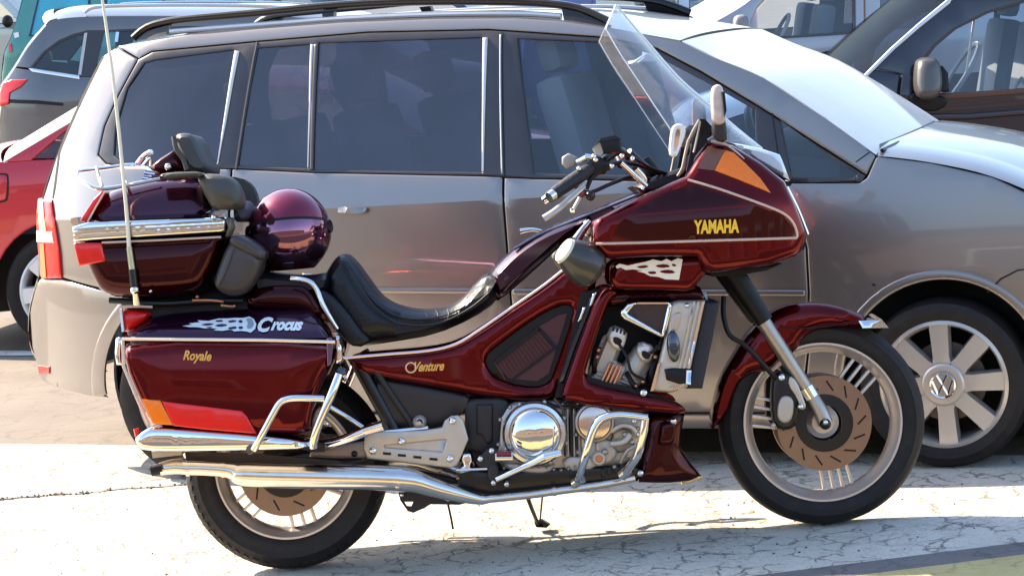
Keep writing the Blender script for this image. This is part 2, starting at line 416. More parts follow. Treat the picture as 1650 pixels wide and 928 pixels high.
# ---------------------------------------------------------------- motorcycle
BK=Fr(Matrix.Translation((0,0,.006))@Matrix.Rotation(R(-6),4,'X'))
bike=empty('motorcycle',BK.M,'large maroon touring motorcycle parked on its stand on white painted ground','motorcycle')
P=BK.at; PX=1/520.
def BP(name,px,m,Y,par=bike,**k): return plate(name,px,m,par,Y,fr=BK,**k)
def TB(name,pts,rpx,m,par=bike,n=10,sub=4,both=False,flat=1.):
    q=[P(*p) for p in pts]; rr=[r*PX for r in rpx] if isinstance(rpx,(list,tuple)) else rpx*PX
    o=MB().tube(q,rr,n,sub,flat=flat).build(name,m,par)
    if both: mirror(o)
    return o
def bolt(pts,rpx,Y,m=CHR,name='bolt',par=bike,h=.006):
    for u,v in pts:
        c=P(u,v,Y); r=rpx*PX
        MB().lathe(c,[(0,-h*1.25),(r*.4,-h*1.1),(r*.75,-h*.75),(r,-h*.1),(r,h),(0,h)],12,close=False).build(name,m,par)
def wheel(u,v,tw,rim_px,front):
    c=P(u,v,0); RT=c.z-.001; rr=rim_px*PX
    rm=MB()
    rm.lathe(c,[(rr,-tw*.42),(rr-.006,-tw*.42),(rr-.016,-tw*.34),(rr-.022,-tw*.2),(rr-.03,-tw*.12),(rr-.03,tw*.12),(rr-.022,tw*.2),(rr-.016,tw*.34),(rr-.006,tw*.42),(rr,tw*.42),(rr+.004,tw*.36),(rr-.004,0),(rr+.004,-tw*.36)],96)
    wh=rm.build('wheel',GOLDRIM,bike)
    MB().lathe(c,[(.0,-.05),(.034,-.05),(.05,-.035),(.05,.035),(.034,.05),(0,.05)],32,close=False).build('hub',GOLDRIM,wh)
    # tyre
    pr=[]; sh=RT-rr
    for t,y in ((0,-.40),(.10,-.47),(.30,-.5),(.52,-.495),(.54,-.505),(.57,-.505),(.59,-.485),(.75,-.43),(.88,-.33),(.96,-.2),(1,-.07),(1,.07),(.96,.2),(.88,.33),(.75,.43),(.55,.49),(.30,.5),(.10,.47),(0,.40),(.02,.3),(.02,-.3)):
        pr.append((rr+sh*t,y*tw))
    ty=MB(); ty.lathe(c,pr,96); ty.build('tyre',RUB,wh)
    # tread blocks on the shoulders
    tb=MB()
    for s in (-1,1) if not front else ():
        for k in range(60):
            a=2*math.pi*(k+.5*(s>0))/60; rm_=rr+sh*.845; 
            ct=Vector((c.x+(rm_)*math.cos(a),c.y+s*tw*.335,c.z+rm_*math.sin(a)))
            M3=Matrix(((math.cos(a),0,-math.sin(a)),(0,1,0),(math.sin(a),0,math.cos(a))))
            tilt=Matrix.Rotation(s*.55,3,'Z')@Matrix.Rotation(s*.35,3,'X')
            tb.box(ct,(.007,.030,.018),M3@tilt)
    if not front: o=tb.build('tread_blocks',RUB,wh); o['kind']='stuff'
    return c,RT,rr,wh
def spokes(c,rr,wh,angs,nb,w,r0,gap):
    for a in angs:
        for k in range(nb):
            off=(k-(nb-1)/2)*gap; ca,sa=math.cos(a),math.sin(a)
            p0=Vector((c.x+r0*ca-off*sa*.8,c.y,c.z+r0*sa+off*ca*.8)); p1=Vector((c.x+(rr-.02)*ca-off*sa,c.y,c.z+(rr-.02)*sa+off*ca))
            mid=(p0+p1)/2; L=(p1-p0).length; ang=math.atan2((p1-p0).z,(p1-p0).x)
            MB().box(mid,(L,.028,w),Matrix.Rotation(-ang,3,'Y'),.002).build('spoke',GOLDRIM,wh)
def disc(c,y,r1,r2,wh,slots=14):
    ds=MB(); ds.lathe((c.x,c.y+y,c.z),[(r2,-.003),(r1-.001,-.003),(r1,-.001),(r1,.002),(r2,.002)],72); d=ds.build('brake_disc',DISC,wh)
    sm=MB()
    for k in range(slots):
        a=2*math.pi*k/slots; rm=(r1+r2)/2
        q=Vector((c.x+rm*math.cos(a),c.y+y-.0032*(1 if y<0 else -1),c.z+rm*math.sin(a)))
        sm.box(q,((r1-r2)*.6,.0012,.0055),Matrix.Rotation(-(a+.75),3,'Y'))
    o=sm.build('disc_slot',BLK,wh); o['kind']='stuff'
    MB().lathe((c.x,c.y+y,c.z),[(r2+.004,-.0045),(r2-.03,-.006),(r2-.03,.004),(r2+.004,.003)],48).build('disc_carrier',BLKM,wh)
fc,fRT,frr,fwh=wheel(1323,678,.118,127,True)
A0=R(-ROLL*0)
spokes(fc,frr,fwh,[R(46),R(167),R(-80)],4,.0085,.062,.030)
disc(fc,-.075,76*PX,44*PX,fwh); disc(fc,.075,76*PX,44*PX,fwh)
rc,rRT,rrr,rwh=wheel(463,752,.138,113,False)
spokes(rc,rrr,rwh,[R(-20),R(100),R(220),R(-78)],3,.010,.055,.036)
disc(rc,-.085,74*PX,42*PX,rwh,10); disc(rc,.085,74*PX,42*PX,rwh,10)
# --- exhaust (right and left)
def exhaust(both=False):
    q=[(300,753,-.27),(330,754,-.27),(362,756,-.27),(378,759,-.27),(396,764,-.27),(500,767,-.27),(643,771,-.27),(690,782,-.26),(728,793,-.25),(772,804,-.235),(790,803,-.23),(850,797,-.225),(893,791,-.22),(960,782,-.21),(1022,770,-.19)]
    r=[11.5,11.5,12,14.5,19.5,20,19.5,16,13.5,8.5,6.6,6.6,6.6,6.6,6.6]
    o=MB().tube([P(*p) for p in q],[x*PX for x in r],20,3).build('exhaust_pipe',CHRW,bike); 
    t=MB().tube([P(303,753,-.27),P(285,751,-.27),P(268,753,-.27),P(257,756,-.27)],[12*PX,12.5*PX,11.5*PX,10*PX],16,3,flat=.9).build('exhaust_tip',CHRW,bike)
    b=MB().tube([P(266,754,-.272),P(244,758,-.272)],[9.5*PX,9.3*PX],14,1).build('exhaust_opening',BLK,bike)
    rings=[]
    for u,v,rr_,du,dv in ((360,756,13,3,0),(643,771,20.6,3,.6),(725,792,14.6,3,1),(893,791,7.6,3,-.5),(303,754,12.3,3,0)):
        rings.append(MB().tube([P(u-du,v-dv,-.27 if u<700 else -.245),P(u+du,v+dv,-.27 if u<700 else -.245)],[rr_*PX]*2,18,1).build('exhaust_clamp',CHRW,bike))
    for x in [o,t,b]+rings: mirror(x)
exhaust()
BP('heat_shield',[(298,728),(400,730),(540,742),(640,756),(640,762),(520,752),(396,748),(300,743)],mat('brown_black_steel',(.04,.026,.02),.4,.4),-.255,th=.02,both=True)
# --- rear fender and swing arm, shocks
BP('rear_fender',[(196,470),(300,455),(430,460),(520,520),(560,600),(500,640),(360,610),(260,600),(205,560)],BLK,-.085,sym=True,bul=.03,edge=.05)
BP('swing_arm',[(440,760),(440,736),(560,712),(690,705),(760,700),(760,745),(600,742),(500,764)],BLKM,-.16,th=.05,bul=.012,edge=.015,both=True)
TB('shock_absorber',[(572,575,-.17),(640,700,-.17)],[12,12],BLKM,both=True,sub=1)
TB('shock_rod',[(600,590,-.19),(668,690,-.19)],[5,5],DGR,both=True,sub=1)
# --- frame and black mass behind the engine
BP('engine_block',[(750,640),(900,640),(1010,655),(1050,660),(1046,740),(1030,776),(960,786),(800,792),(768,770),(748,700)],BLK,-.17,sym=True,bul=.03,edge=.03)
BP('frame_cradle',[(742,752),(800,758),(1020,748),(1040,764),(1020,771),(900,786),(790,799),(735,790)],BLKM,-.2,th=.06,bul=.01,edge=.01,both=True)
BP('side_plate',[(588,606),(720,629),(762,640),(752,662),(738,672),(716,690),(640,692),(607,668)],mat('brown_black_plastic',(.022,.014,.012),.45),-.185,th=.03,bul=.012,edge=.02,both=True,sm=1)
BP('battery_cover',[(748,652),(760,642),(812,640),(822,652),(806,720),(790,735),(752,725)],DGR,-.185,th=.03,bul=.01,edge=.012)
BP('battery_cover_rib',[(768,652),(794,651),(794,712),(786,716),(776,700),(768,700)],DGR,-.195,th=.02,bul=.006,edge=.008)
bolt([(676,680)],11,-.205,TAN,'frame_boss',h=.02); bolt([(676,680)],5,-.226,BLK,'frame_boss_hole',h=.002)
# --- footboard bracket
brk=BP('footrest_bracket',[(588,702),(600,697),(684,693),(712,689),(716,678),(727,670),(738,669),(746,676),(755,708),(737,749),(727,754),(592,739),(586,722)],TAN,-.245,th=.012,bul=.005,edge=.007,holes=[[(619,718),(719,708),(713,728),(622,721)]],hsm=0)
BP('bracket_web',[(615,716),(722,705),(716,731),(618,724)],TAN,-.237,th=.008)
for u in (617,641,666,692):
    BP('bracket_slot',[(u,728+(u-617)*.12),(u+13,729+(u-617)*.12),(u+13,733+(u-617)*.12),(u,732+(u-617)*.12)],BLK,-.2465,th=.004)
bolt([(601,726),(729,678),(725,739),(647,711)],6,-.248,CHR)
BP('swing_arm_link',[(500,728),(548,716),(590,710),(592,738),(540,738),(498,736)],mat('tan_steel',(.25,.19,.16),.4,.5),-.235,th=.02,bul=.006,edge=.01)
bolt([(571,731)],5,-.238,BLK,'pivot_hole',h=.003)
TB('footrest_arm',[(505,716,-.27),(536,713,-.30),(565,704,-.33),(590,694,-.34)],[7,8,8,8],CHR)
TB('passenger_footrest',[(588,694,-.34),(619,685,-.36)],[8,9],CHRW,sub=1)
TB('footrest_strut',[(531,655,-.28),(560,672,-.28),(590,692,-.3)],[4,4,4],CHR)
TB('frame_strut',[(690,690,-.21),(640,695,-.21),(590,700,-.21)],[5,5,5],CHR)
# --- linkage, brake pedal
BP('brake_linkage',[(768,738),(778,730),(786,722),(798,720),(803,730),(802,746),(794,756),(775,755),(767,748)],DGR,-.24,th=.03,bul=.006,edge=.008,sm=1)
bolt([(774,739),(792,726)],5,-.243,CHR); bolt([(795,777),(816,779)],5.5,-.243,CHR,'knob',h=.012)
BP('brake_lever_pivot',[(786,750),(800,746),(804,760),(804,774),(794,778),(785,770)],DGR,-.245,th=.03,bul=.006,edge=.008,sm=1)
TB('linkage_rod',[(735,757,-.24),(785,755,-.24)],2.2,CHR,sub=1)
BP('linkage_clevis',[(746,731),(758,730),(761,742),(757,752),(762,758),(742,763),(735,757),(748,750),(744,740)],CHR,-.24,th=.025,bul=.005,edge=.006)
TB('brake_pedal',[(800,772,-.25),(835,756,-.265),(862,744,-.275),(878,735,-.28)],[5.2,5.2,6,7],CHR,flat=.8)
TB('pedal_pad',[(876,735,-.285),(904,729,-.285)],[7,6],CHR,sub=1,flat=.6)
TB('rider_footrest',[(798,736,-.30),(826,735,-.30)],[8,8.5],CHR,sub=1,flat=.8); 
TB('footrest_rubber',[(800,731,-.325),(824,731,-.325)],4,REDB,sub=1)
# --- engine cases and covers
BP('engine_case',[(804,660),(830,648),(905,645),(938,655),(990,655),(1045,668),(1030,730),(1000,752),(930,764),(870,768),(812,757),(800,740)],TAN,-.19,th=.06,bul=.02,edge=.025)
for (px,y_,m_) in (([(915,660),(928,655),(928,740),(918,745)],-.205,DGR),([(935,665),(942,665),(944,735),(936,738)],-.205,TAN),([(905,735),(960,735),(965,755),(910,760)],-.208,TAN),([(958,700),(1000,715),(990,745),(962,750)],-.205,TAN),([(985,690),(1015,690),(1022,705),(1010,722),(990,712)],-.215,mat('ochre_casting',(.5,.43,.3),.45,.4)),([(812,745),(880,752),(895,745),(892,757),(870,764),(815,756)],-.21,TAN)):
    BP('engine_casting',px,m_,y_,th=.03,bul=.008,edge=.012,sm=1)
def rcover(u,v,prof,Y,m,name,seg=56):
    c=P(u,v,Y); return MB().lathe(c,[(r*PX,y) for r,y in prof],seg,close=False).build(name,m,bike)
rcover(862,698,[(0,.02),(50,.02),(51,.0),(50,-.012),(47,-.02),(42,-.022),(40,-.017),(39.5,-.014)],-.235,mat('polished_cover_ring',(.62,.62,.63),.2,.95),'clutch_cover_ring')
rcover(862,698,[(40,-.012),(38,-.022),(33,-.030),(25,-.036),(14,-.040),(5,-.0415),(0,-.042)],-.235,CHR,'clutch_cover')
rcover(958,680,[(0,.02),(31,.02),(32,0),(30,-.008),(27,-.010),(26,-.006)],-.225,ALU,'generator_cover_ring')
rcover(958,680,[(26.5,-.006),(25,-.013),(18,-.017),(0,-.018)],-.225,mat('pink_chrome',(.62,.5,.45),.18,.95),'generator_cover')
rcover(965,738,[(0,.02),(11,.02),(11.5,-.01),(9,-.016),(6,-.016),(5.5,-.006),(0,-.006)],-.215,TAN,'water_pump_cover')
rcover(965,738,[(0,-.01),(5.4,-.01),(5,-.004)],-.215,COP,'pump_bolt'); bolt([(1018,712),(975,728),(1008,700)],5,-.225,ALU)
for k in range(8):
    a=2*math.pi*k/8+.3; bolt([(862+53*math.cos(a),698+53*math.sin(a))],3.2,-.235,TAN,'case_bolt')
TB('coolant_hose',[(905,650,-.2),(925,648,-.22),(950,655,-.2),(985,662,-.2)],6,BLK)
TB('oil_line',[(985,695,-.225),(1003,685,-.23),(1020,690,-.225),(1028,705,-.22)],4,TAN)
# --- front crash bar
TB('engine_guard',[(930,776,-.25),(934,764,-.30),(943,735,-.35),(953,700,-.36),(962,682,-.36),(975,672,-.36),(1000,668,-.36),(1043,673,-.355)],[6.5]*8,CHR,both=True)
TB('engine_guard_leg',[(1040,672,-.355),(1036,700,-.35),(1027,733,-.33),(1014,752,-.29),(1006,764,-.26)],[6.5]*5,CHR,both=True)
for q in (((926,778,-.25),(937,770,-.27)),((1002,766,-.255),(1012,758,-.27))): TB('guard_foot',list(q),[8.5,8.5],CHRW,sub=1)
# --- belly spoiler
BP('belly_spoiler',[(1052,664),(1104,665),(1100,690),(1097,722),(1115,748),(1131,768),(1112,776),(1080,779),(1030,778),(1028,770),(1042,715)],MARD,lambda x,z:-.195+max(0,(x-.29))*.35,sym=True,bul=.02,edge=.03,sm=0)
BP('spoiler_crease',[(1068,680),(1090,680),(1086,715),(1068,718),(1062,716)],MARD,-.203,th=.02,bul=.008,edge=.012)
bolt([(1085,678),(1032,762)],5.5,-.205,CHR); bolt([(1018,746)],5,-.24,COP)
TB('spoiler_lip',[(1098,778,-.10),(1114,775,-.09),(1131,767,-.08)],2.2,GOLD,sub=2)
# --- stands, loom
TB('side_stand',[(848,795,.10),(858,822,.16),(868,846,.21)],[4,3.5,3],BLKM); TB('side_stand_spring',[(874,800,.12),(870,840,.20)],1.6,BLKM,sub=1)
BP('side_stand_foot',[(861,842),(874,838),(887,845),(880,850),(864,849)],BLKM,.2,th=.05)
BP('centre_stand',[(642,794),(700,795),(768,806),(740,813),(694,812),(684,818),(666,826),(657,823),(645,806)],DGR,-.15,th=.03,holes=[[(650,808),(666,808),(662,817),(655,816)]],both=True)
bolt([(648,797)],4,-.152,CHR)
TB('drain_hose',[(722,812,-.1),(727,835,-.1),(730,852,-.1)],1.8,BLK)
TB('wiring',[(640,755,-.15),(690,765,-.18),(735,775,-.18),(765,785,-.15)],5,BLK); bolt([(709,757),(738,770)],3.5,-.2,COP)
# --- radiator group and V4 cylinders
BP('radiator',[(1136,486),(1160,486),(1132,626),(1106,626)],mat('radiator_blue_black',(.02,.022,.032),.5,.3,0,.2,60,bump=.5,bs=260),-.23,sym=True,bul=.008,edge=.008)
BP('radiator_cover',[(1080,488),(1094,484),(1137,484),(1113,595),(1108,624),(1082,633),(1049,631),(1062,583),(1074,536)],TAN,-.25,th=.05,bul=.012,edge=.014,both=True)
for k in range(3):
    du=-3-k*7; BP('cover_rib',[(1134+du,486),(1137+du,486),(1113+du,596),(1110+du,596)],CHR if k==0 else TAN,-.256,th=.012,both=False)
BP('cover_slot',[(1084,506),(1096,502),(1098,512),(1092,532),(1083,534),(1081,520)],mat('pale_tan',(.5,.42,.37),.4,.6),-.254,th=.01,bul=.003,edge=.005,sm=1)
bolt([(1107,492)],4,-.253,CHR)
BP('radiator_edge_strip',[(1060,586),(1064,584),(1054,629),(1048,630)],CHR,-.258,th=.02)
text('cover_lettering','400',BK,(1078,628),(1098,627),6,-.254,CHR,bike,.2,.01)
BP('air_scoop_frame',[(999,503),(1011,489),(1030,486),(1080,486),(1083,494),(1079,512),(1072,540),(1066,544),(1058,540),(1003,513)],CHR,-.255,th=.03,bul=.006,edge=.006,holes=[[(1011,505),(1023,491),(1076,491),(1066,537)]],hsm=0,g=.015)
BP('air_scoop_panel',[(1008,505),(1020,489),(1079,489),(1067,540)],mat('brown_mesh',(.05,.028,.022),.4,.3,0,.2,80),-.24,th=.012)
MB().ball(P(1085,558,-.262),25*PX,18,(.42,.3,1)).build('horn_cover',BLUEL,bike)
BP('horn_bracket',[(1071,595),(1083,593),(1113,594),(1113,617),(1095,619),(1074,612)],BLK,-.262,th=.04,bul=.006,edge=.008); BP('horn_clip',[(1106,596),(1114,596),(1113,620),(1105,619)],CHR,-.267,th=.02)
BP('washer_bottle',[(1121,484),(1126,468),(1139,470),(1141,484)],mat('pale_blue_plastic',(.45,.52,.62),.3),-.16,th=.06,bul=.01,edge=.012)
BP('engine_bay_backing',[(950,482),(1075,482),(1068,560),(1050,632),(945,625),(955,560)],BLK,-.05,sym=True)
BP('cylinder_bank',[(950,612),(966,572),(985,566),(1000,590),(1046,592),(1040,612),(1016,634),(985,624)],TAN,-.19,th=.05,bul=.015,edge=.02,sm=1)
def cyl(body,cover,hole):
    BP('cylinder',body,TAN,-.20,th=.10,bul=.035,edge=.035,sm=1); c=BP('cylinder_head_cover',cover,mat('light_alloy',(.66,.60,.55),.35,.5),-.225,th=.06,bul=.014,edge=.014,sm=1)
    BP('plug_recess',hole,BLK,-.2275,th=.02,sm=1)
cyl([(978,534),(1006,544),(996,580),(978,624),(946,616),(960,575)],[(986,523),(1012,533),(1009,551),(1002,566),(990,564),(977,545)],[(988,541),(1004,547),(999,557),(988,553)])
cyl([(1028,552),(1058,560),(1050,592),(1022,636),(984,624),(1005,588)],[(1032,549),(1056,558),(1053,574),(1044,588),(1030,580),(1024,565)],[(1034,563),(1050,570),(1045,580),(1034,575)])
for k in range(4): BP('head_fin',[(988+k*6,526+k*2),(991+k*6,527+k*2),(989+k*6,534+k*2),(986+k*6,533+k*2)],BLK,-.2265,th=.004)
for k in range(4):
    BP('copper_strip',[(982+k*6.2,583+k*1.6),(986+k*6.2,584+k*1.6),(970+k*6.2,619+k*2.2),(966+k*6.2,618+k*2.2)],COP,-.232,th=.02,bul=.003,edge=.003)
for q in ([(966,560),(958,600)],[(1058,575),(1050,620)],[(1010,600),(1040,640)]): TB('engine_hose',[(*q[0],-.2),((q[0][0]+q[1][0])/2-4,(q[0][1]+q[1][1])/2,-.22),(*q[1],-.2)],4,BLK)
bolt([(964,564),(962,575),(1060,560),(1056,575),(1036,615),(1024,622),(1036,635)],4,-.22,COP); 
# --- lower fairing (frame round the engine opening)
BP('lower_fairing',[(966,468),(985,462),(1000,470),(985,482),(976,500),(946,590),(942,606),(955,620),(1040,637),(1086,646),(1106,658),(1103,668),(1000,661),(915,648),(902,641),(911,615),(934,548)],MAR,-.265,th=.08,bul=.02,edge=.014,both=True,sm=1,g=.02)
BP('fairing_gap',[(936,470),(968,466),(938,548),(914,612),(905,640),(893,641),(912,575)],BLK,-.215,th=.04,both=True)
BP('frame_rail',[(952,476),(962,474),(928,560),(908,618),(898,618),(918,560)],mat('blue_black_paint',(.02,.02,.035),.2,.2,1),-.228,th=.03,bul=.01,edge=.01,both=True)
for q in ([(955,474),(962,470),(955,492),(949,494)],[(939,496),(945,494),(936,516),(931,518)]): BP('frame_glint',q,CHR,-.245,th=.02,bul=.003,edge=.004)  # chrome slivers stand in for white glints on the frame tube
BP('fairing_floor',[(945,606),(1040,632),(1086,645),(1080,652),(950,626)],BLK,-.24,th=.05)
bolt([(1037,633)],6,-.27,CHR)
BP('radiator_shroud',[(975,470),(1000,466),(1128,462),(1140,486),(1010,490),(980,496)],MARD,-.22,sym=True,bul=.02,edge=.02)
# --- upper fairing
def YF(x,z): 
    t=max(0,(x-.55)/.55); return -.35+.27*t**1.8+max(0,(z-1.0))*.35
uf=BP('upper_fairing',[(1143,227),(1160,230),(1182,234),(1228,262),(1266,292),(1284,330),(1302,378),(1298,402),(1283,413),(1240,428),(1170,437),(1138,440),(1134,428),(1124,414),(1050,414),(985,418),(966,412),(954,388),(957,356),(998,334),(1058,304),(1106,284),(1122,258)],MAR,YF,sym=True,bul=.03,edge=.025,g=.025)
def YO(e): return lambda x,z: YF(x,z)-e
BP('fairing_recess',[(1104,294),(1170,316),(1231,336),(1264,350),(1278,366),(1281,378),(1274,382),(1140,386),(985,389),(1000,352)],MARD,YF,uf,off=-.0015,th=.01,g=.025,sm=1)
st=[(1108,290),(1140,299),(1171,309),(1232,331),(1262,344),(1277,358),(1284,376),(1282,383),(1270,384),(1141,388),(1040,391),(960,393)]
st=[(p.x,p.y) for p in catmull([Vector((*q,0)) for q in st],5)]
MB().tube([BK.at(u,v,YF)+Vector((0,-.0015,0)) for u,v in st],2.1*PX,6,1).build('pinstripe',CREAM,uf)
BP('turn_signal',[(1168,242),(1182,246),(1200,262),(1225,287),(1243,312),(1190,290),(1151,275)],AMB,YF,uf,off=-.003,th=.02,bul=.004,edge=.006,g=.02)
BP('signal_housing',[(1140,236),(1168,242),(1151,275),(1124,272)],mat('brown_amber',(.16,.05,.015),.2,0,.8),YF,uf,off=-.002,th=.012,g=.02)
text('fairing_lettering','YAMAHA',BK,(1118,376),(1191,374),21,lambda x,z:YF(x,z)-.0035,mat('gold_letters',(.95,.55,.03),.4,0),uf,0,.045)
wl=[(1182,232),(1215,256),(1240,290),(1262,330)]
MB().tube([BK.at(u,v,YF)+Vector((0,.006,0)) for u,v in [(1146,228),(1172,234),(1200,258),(1225,284),(1245,312),(1258,335)]],2*PX,6,3).build('fairing_piping',CREAM,uf)
BP('headlight_cowl',[(1173,228),(1225,238),(1258,249),(1264,262),(1275,291),(1262,286),(1219,261)],mat('white_headlight_plastic',(.62,.68,.76),.15,0,.8),lambda x,z:-.20+max(0,x-.8)*.5,sym=True,bul=.03,edge=.03)
BP('cowl_gasket',[(1170,232),(1219,264),(1262,290),(1276,296),(1274,300),(1258,296),(1214,268),(1168,238)],BLK,lambda x,z:-.205+max(0,x-.8)*.5,sym=True)
MB().tube([P(1262,292,-.06),P(1284,335,-.045),P(1301,378,-.04)],3*PX,6,3).build('nose_edge_highlight',CHR,uf)  # chrome line drawn as the highlight along the fairing's nose edge
# side air duct with flame sticker
BP('air_duct',[(985,420),(1040,416),(1100,414),(1130,412),(1142,418),(1140,440),(1128,452),(1118,470),(1070,468),(1000,468),(984,462)],MAR,-.30,th=.12,bul=.02,edge=.02,both=True,sm=1)
fl=[(992,429),(998,425),(1012,428),(1024,425),(1040,422),(1052,418),(1066,421),(1074,417),(1082,421),(1092,416),(1100,418),(1097,435),(1094,451),(1072,450),(1060,446),(1048,445),(1038,440),(1026,437),(1036,436),(1020,434),(1008,435),(1000,431),(994,433)]
BP('flame_sticker',fl,mat('cream_sticker',(.85,.76,.62),.4,0,.2,.1,60),-.302,th=.0015)
for q in ([(1024,430),(1040,427),(1046,430),(1034,433)],[(1054,428),(1072,425),(1082,430),(1064,432)],[(1060,437),(1080,434),(1090,440),(1072,441)],[(1082,424),(1092,428),(1084,430)],[(1042,438),(1056,437),(1058,441),(1048,442)]): BP('sticker_flame_gap',q,MAR,-.3033,th=.001,sm=1)
BP('fairing_underside',[(1128,440),(1240,430),(1262,424),(1235,436),(1200,442),(1150,446)],BLK,-.2,sym=True)
# --- tank, seat
BP('fuel_tank',[(786,444),(806,420),(834,396),(868,374),(908,357),(960,336),(1010,316),(1060,296),(1110,274),(1112,300),(1050,330),(990,350),(950,366),(910,392),(858,440),(803,488),(796,480)],mat('tank_sky_purple',(.035,.008,.028),.2,.7,.5),lambda x,z:-.16-.08*max(0,min(1,(x-.25)/.4)),sym=True,bul=.08,edge=.06,g=.025,sm=1)  # purple sky cast on the upper faces put into the tank colour
TB('tank_edge_trim',[(828,402,-.12),(868,379,-.12),(910,362,-.12),(1000,326,-.14),(1060,302,-.16)],2.2,BLUEL,sub=3)
BP('tank_flap_hinge',[(936,372),(942,356),(948,354),(955,360),(956,378),(946,384)],CHRW,-.22,th=.03,bul=.006,edge=.008)
YS=lambda x,z:-.175
BP('rider_seat',[(520,446),(530,428),(540,414),(552,409),(566,420),(585,446),(607,477),(628,492),(656,500),(690,503),(722,498),(745,482),(762,462),(778,446),(790,441),(800,470),(802,486),(762,514),(700,541),(630,553),(575,560),(556,540),(530,500)],LEA,YS,sym=True,bul=.07,edge=.06,g=.025,sm=1)
BP('seat_side_panel',[(500,462),(530,470),(560,500),(580,530),(600,550),(575,562),(548,545),(525,505)],LEA,-.182,th=.03,bul=.012,edge=.02,sm=1,both=True)
BP('passenger_seat',[(404,448),(420,440),(450,444),(490,446),(522,440),(532,450),(528,470),(500,476),(470,474),(430,478),(404,470)],LEA,-.19,sym=True,bul=.06,edge=.04,sm=1)
TB('seat_piping',[(560,424,-.13),(585,462,-.15),(610,492,-.165),(650,512,-.17),(700,512,-.17),(745,496,-.16),(775,466,-.13)],1.4,DGR,sub=4)
BP('seat_base_cover',[(396,476),(420,460),(480,458),(500,466),(520,500),(535,525),(500,505),(420,500),(396,500)],MARD,-.2,sym=True,bul=.03,edge=.03,sm=1)
TB('grab_rail',[(470,449,-.21),(484,450,-.225),(500,455,-.23),(511,468,-.23),(520,490,-.235),(532,512,-.235),(543,530,-.23)],[4.5,4.2,4.2,4.2,4.2,4.2,4],CHR,both=True)
TB('seat_seam',[(556,422,-.176),(574,455,-.18),(602,492,-.182),(640,520,-.18),(700,522,-.18),(752,500,-.178),(790,470,-.176)],1.3,DGR,sub=4)
for k in range(5): TB('seat_crease',[(668+k*17,506-k*3,-.12),(672+k*17,516-k*4,-.165),(670+k*17,528-k*4,-.178)],.9,BLKM,sub=3,n=6)
# crumpled film on the tank edge
BP('clear_film',[(750,482),(765,462),(778,449),(793,441),(800,452),(790,470),(766,482)],glass('clear_film_glass',(.75,.8,.85),.25,.15),-.18,th=.002,crown=.012)
# --- side cover with louvred vent
sc=BP('side_cover',[(556,577),(620,572),(690,566),(733,556),(772,534),(828,496),(882,460),(925,424),(950,420),(966,440),(956,472),(940,520),(922,575),(905,625),(890,645),(836,647),(774,640),(720,629),(590,608),(566,590)],MAR,-.20,th=.08,bul=.03,edge=.022,g=.02,sm=1,both=True,
  holes=[[(781,577),(806,556),(862,515),(900,495),(921,493),(922,508),(891,600),(883,616),(862,623),(818,616),(792,601)]])
BP('vent_surround',[(778,577),(804,553),(862,511),(900,491),(925,490),(926,508),(895,602),(885,620),(862,627),(816,620),(788,603)],BLK,-.182,th=.02)
BP('vent_mesh',[(800,578),(866,528),(900,508),(914,505),(884,602),(865,614),(822,610),(803,596)],MESH,-.187,th=.008)
for k in range(15):
    t=k/14; a=(797+t*67,583-t*52); b=(814+t*76,611-t*50)
    TB('vent_slat',[(a[0],a[1],-.190),(b[0],b[1],-.190)],[1.5,1.5],MESH,sub=1,n=6)
for q in ([(796,582),(869,527),(873,531),(800,588)],[(869,527),(897,556),(893,560),(866,532)],[(820,613),(897,556),(899,560),(824,615)]): BP('vent_frame',q,BLK,-.193,th=.008)
TB('side_stripe',[(552,577,-.203),(620,571,-.203),(690,565,-.203),(735,554,-.203),(775,530,-.203),(830,492,-.203),(880,457,-.205),(926,420,-.21)],[2.4]*8,mat('lilac_chrome',(.6,.5,.58),.2,.8),sub=4,n=6)
ec=P(662,592,-.204); MB().lathe(ec,[(.0175,0),(.017,-.004),(.0125,-.004),(.012,0)],28).build('badge_ring',mat('silver_badge',(.8,.7,.6),.2,1),sc)
text('badge_lettering','Venture',BK,(668,598),(716,596),15,-.2035,GOLD,sc,.45,.03)
# --- leg speaker pod
pod=MB(); c0=P(912,405,-.33); c1=P(952,432,-.30); 
pod.tube([c0,c0.lerp(c1,.25),c0.lerp(c1,.6),c1,c1+(c1-c0)*.22],[22*PX,28*PX,34*PX,35*PX,25*PX],24,2,flat=1.0)
po=pod.build('speaker_pod',mat('olive_black_plastic',(.035,.03,.024),.35,0,.4),bike); mirror(po)
po=MB().tube([c0-(c1-c0)*.10,c0+(c1-c0)*.02],[20*PX,21.5*PX],24,1).build('speaker_cover',mat('cream_cloth',(.8,.72,.58),.6),bike); mirror(po)
TB('pod_bracket',[(928,388,-.29),(940,370,-.27),(950,358,-.25)],[8,6,5],CHRW)
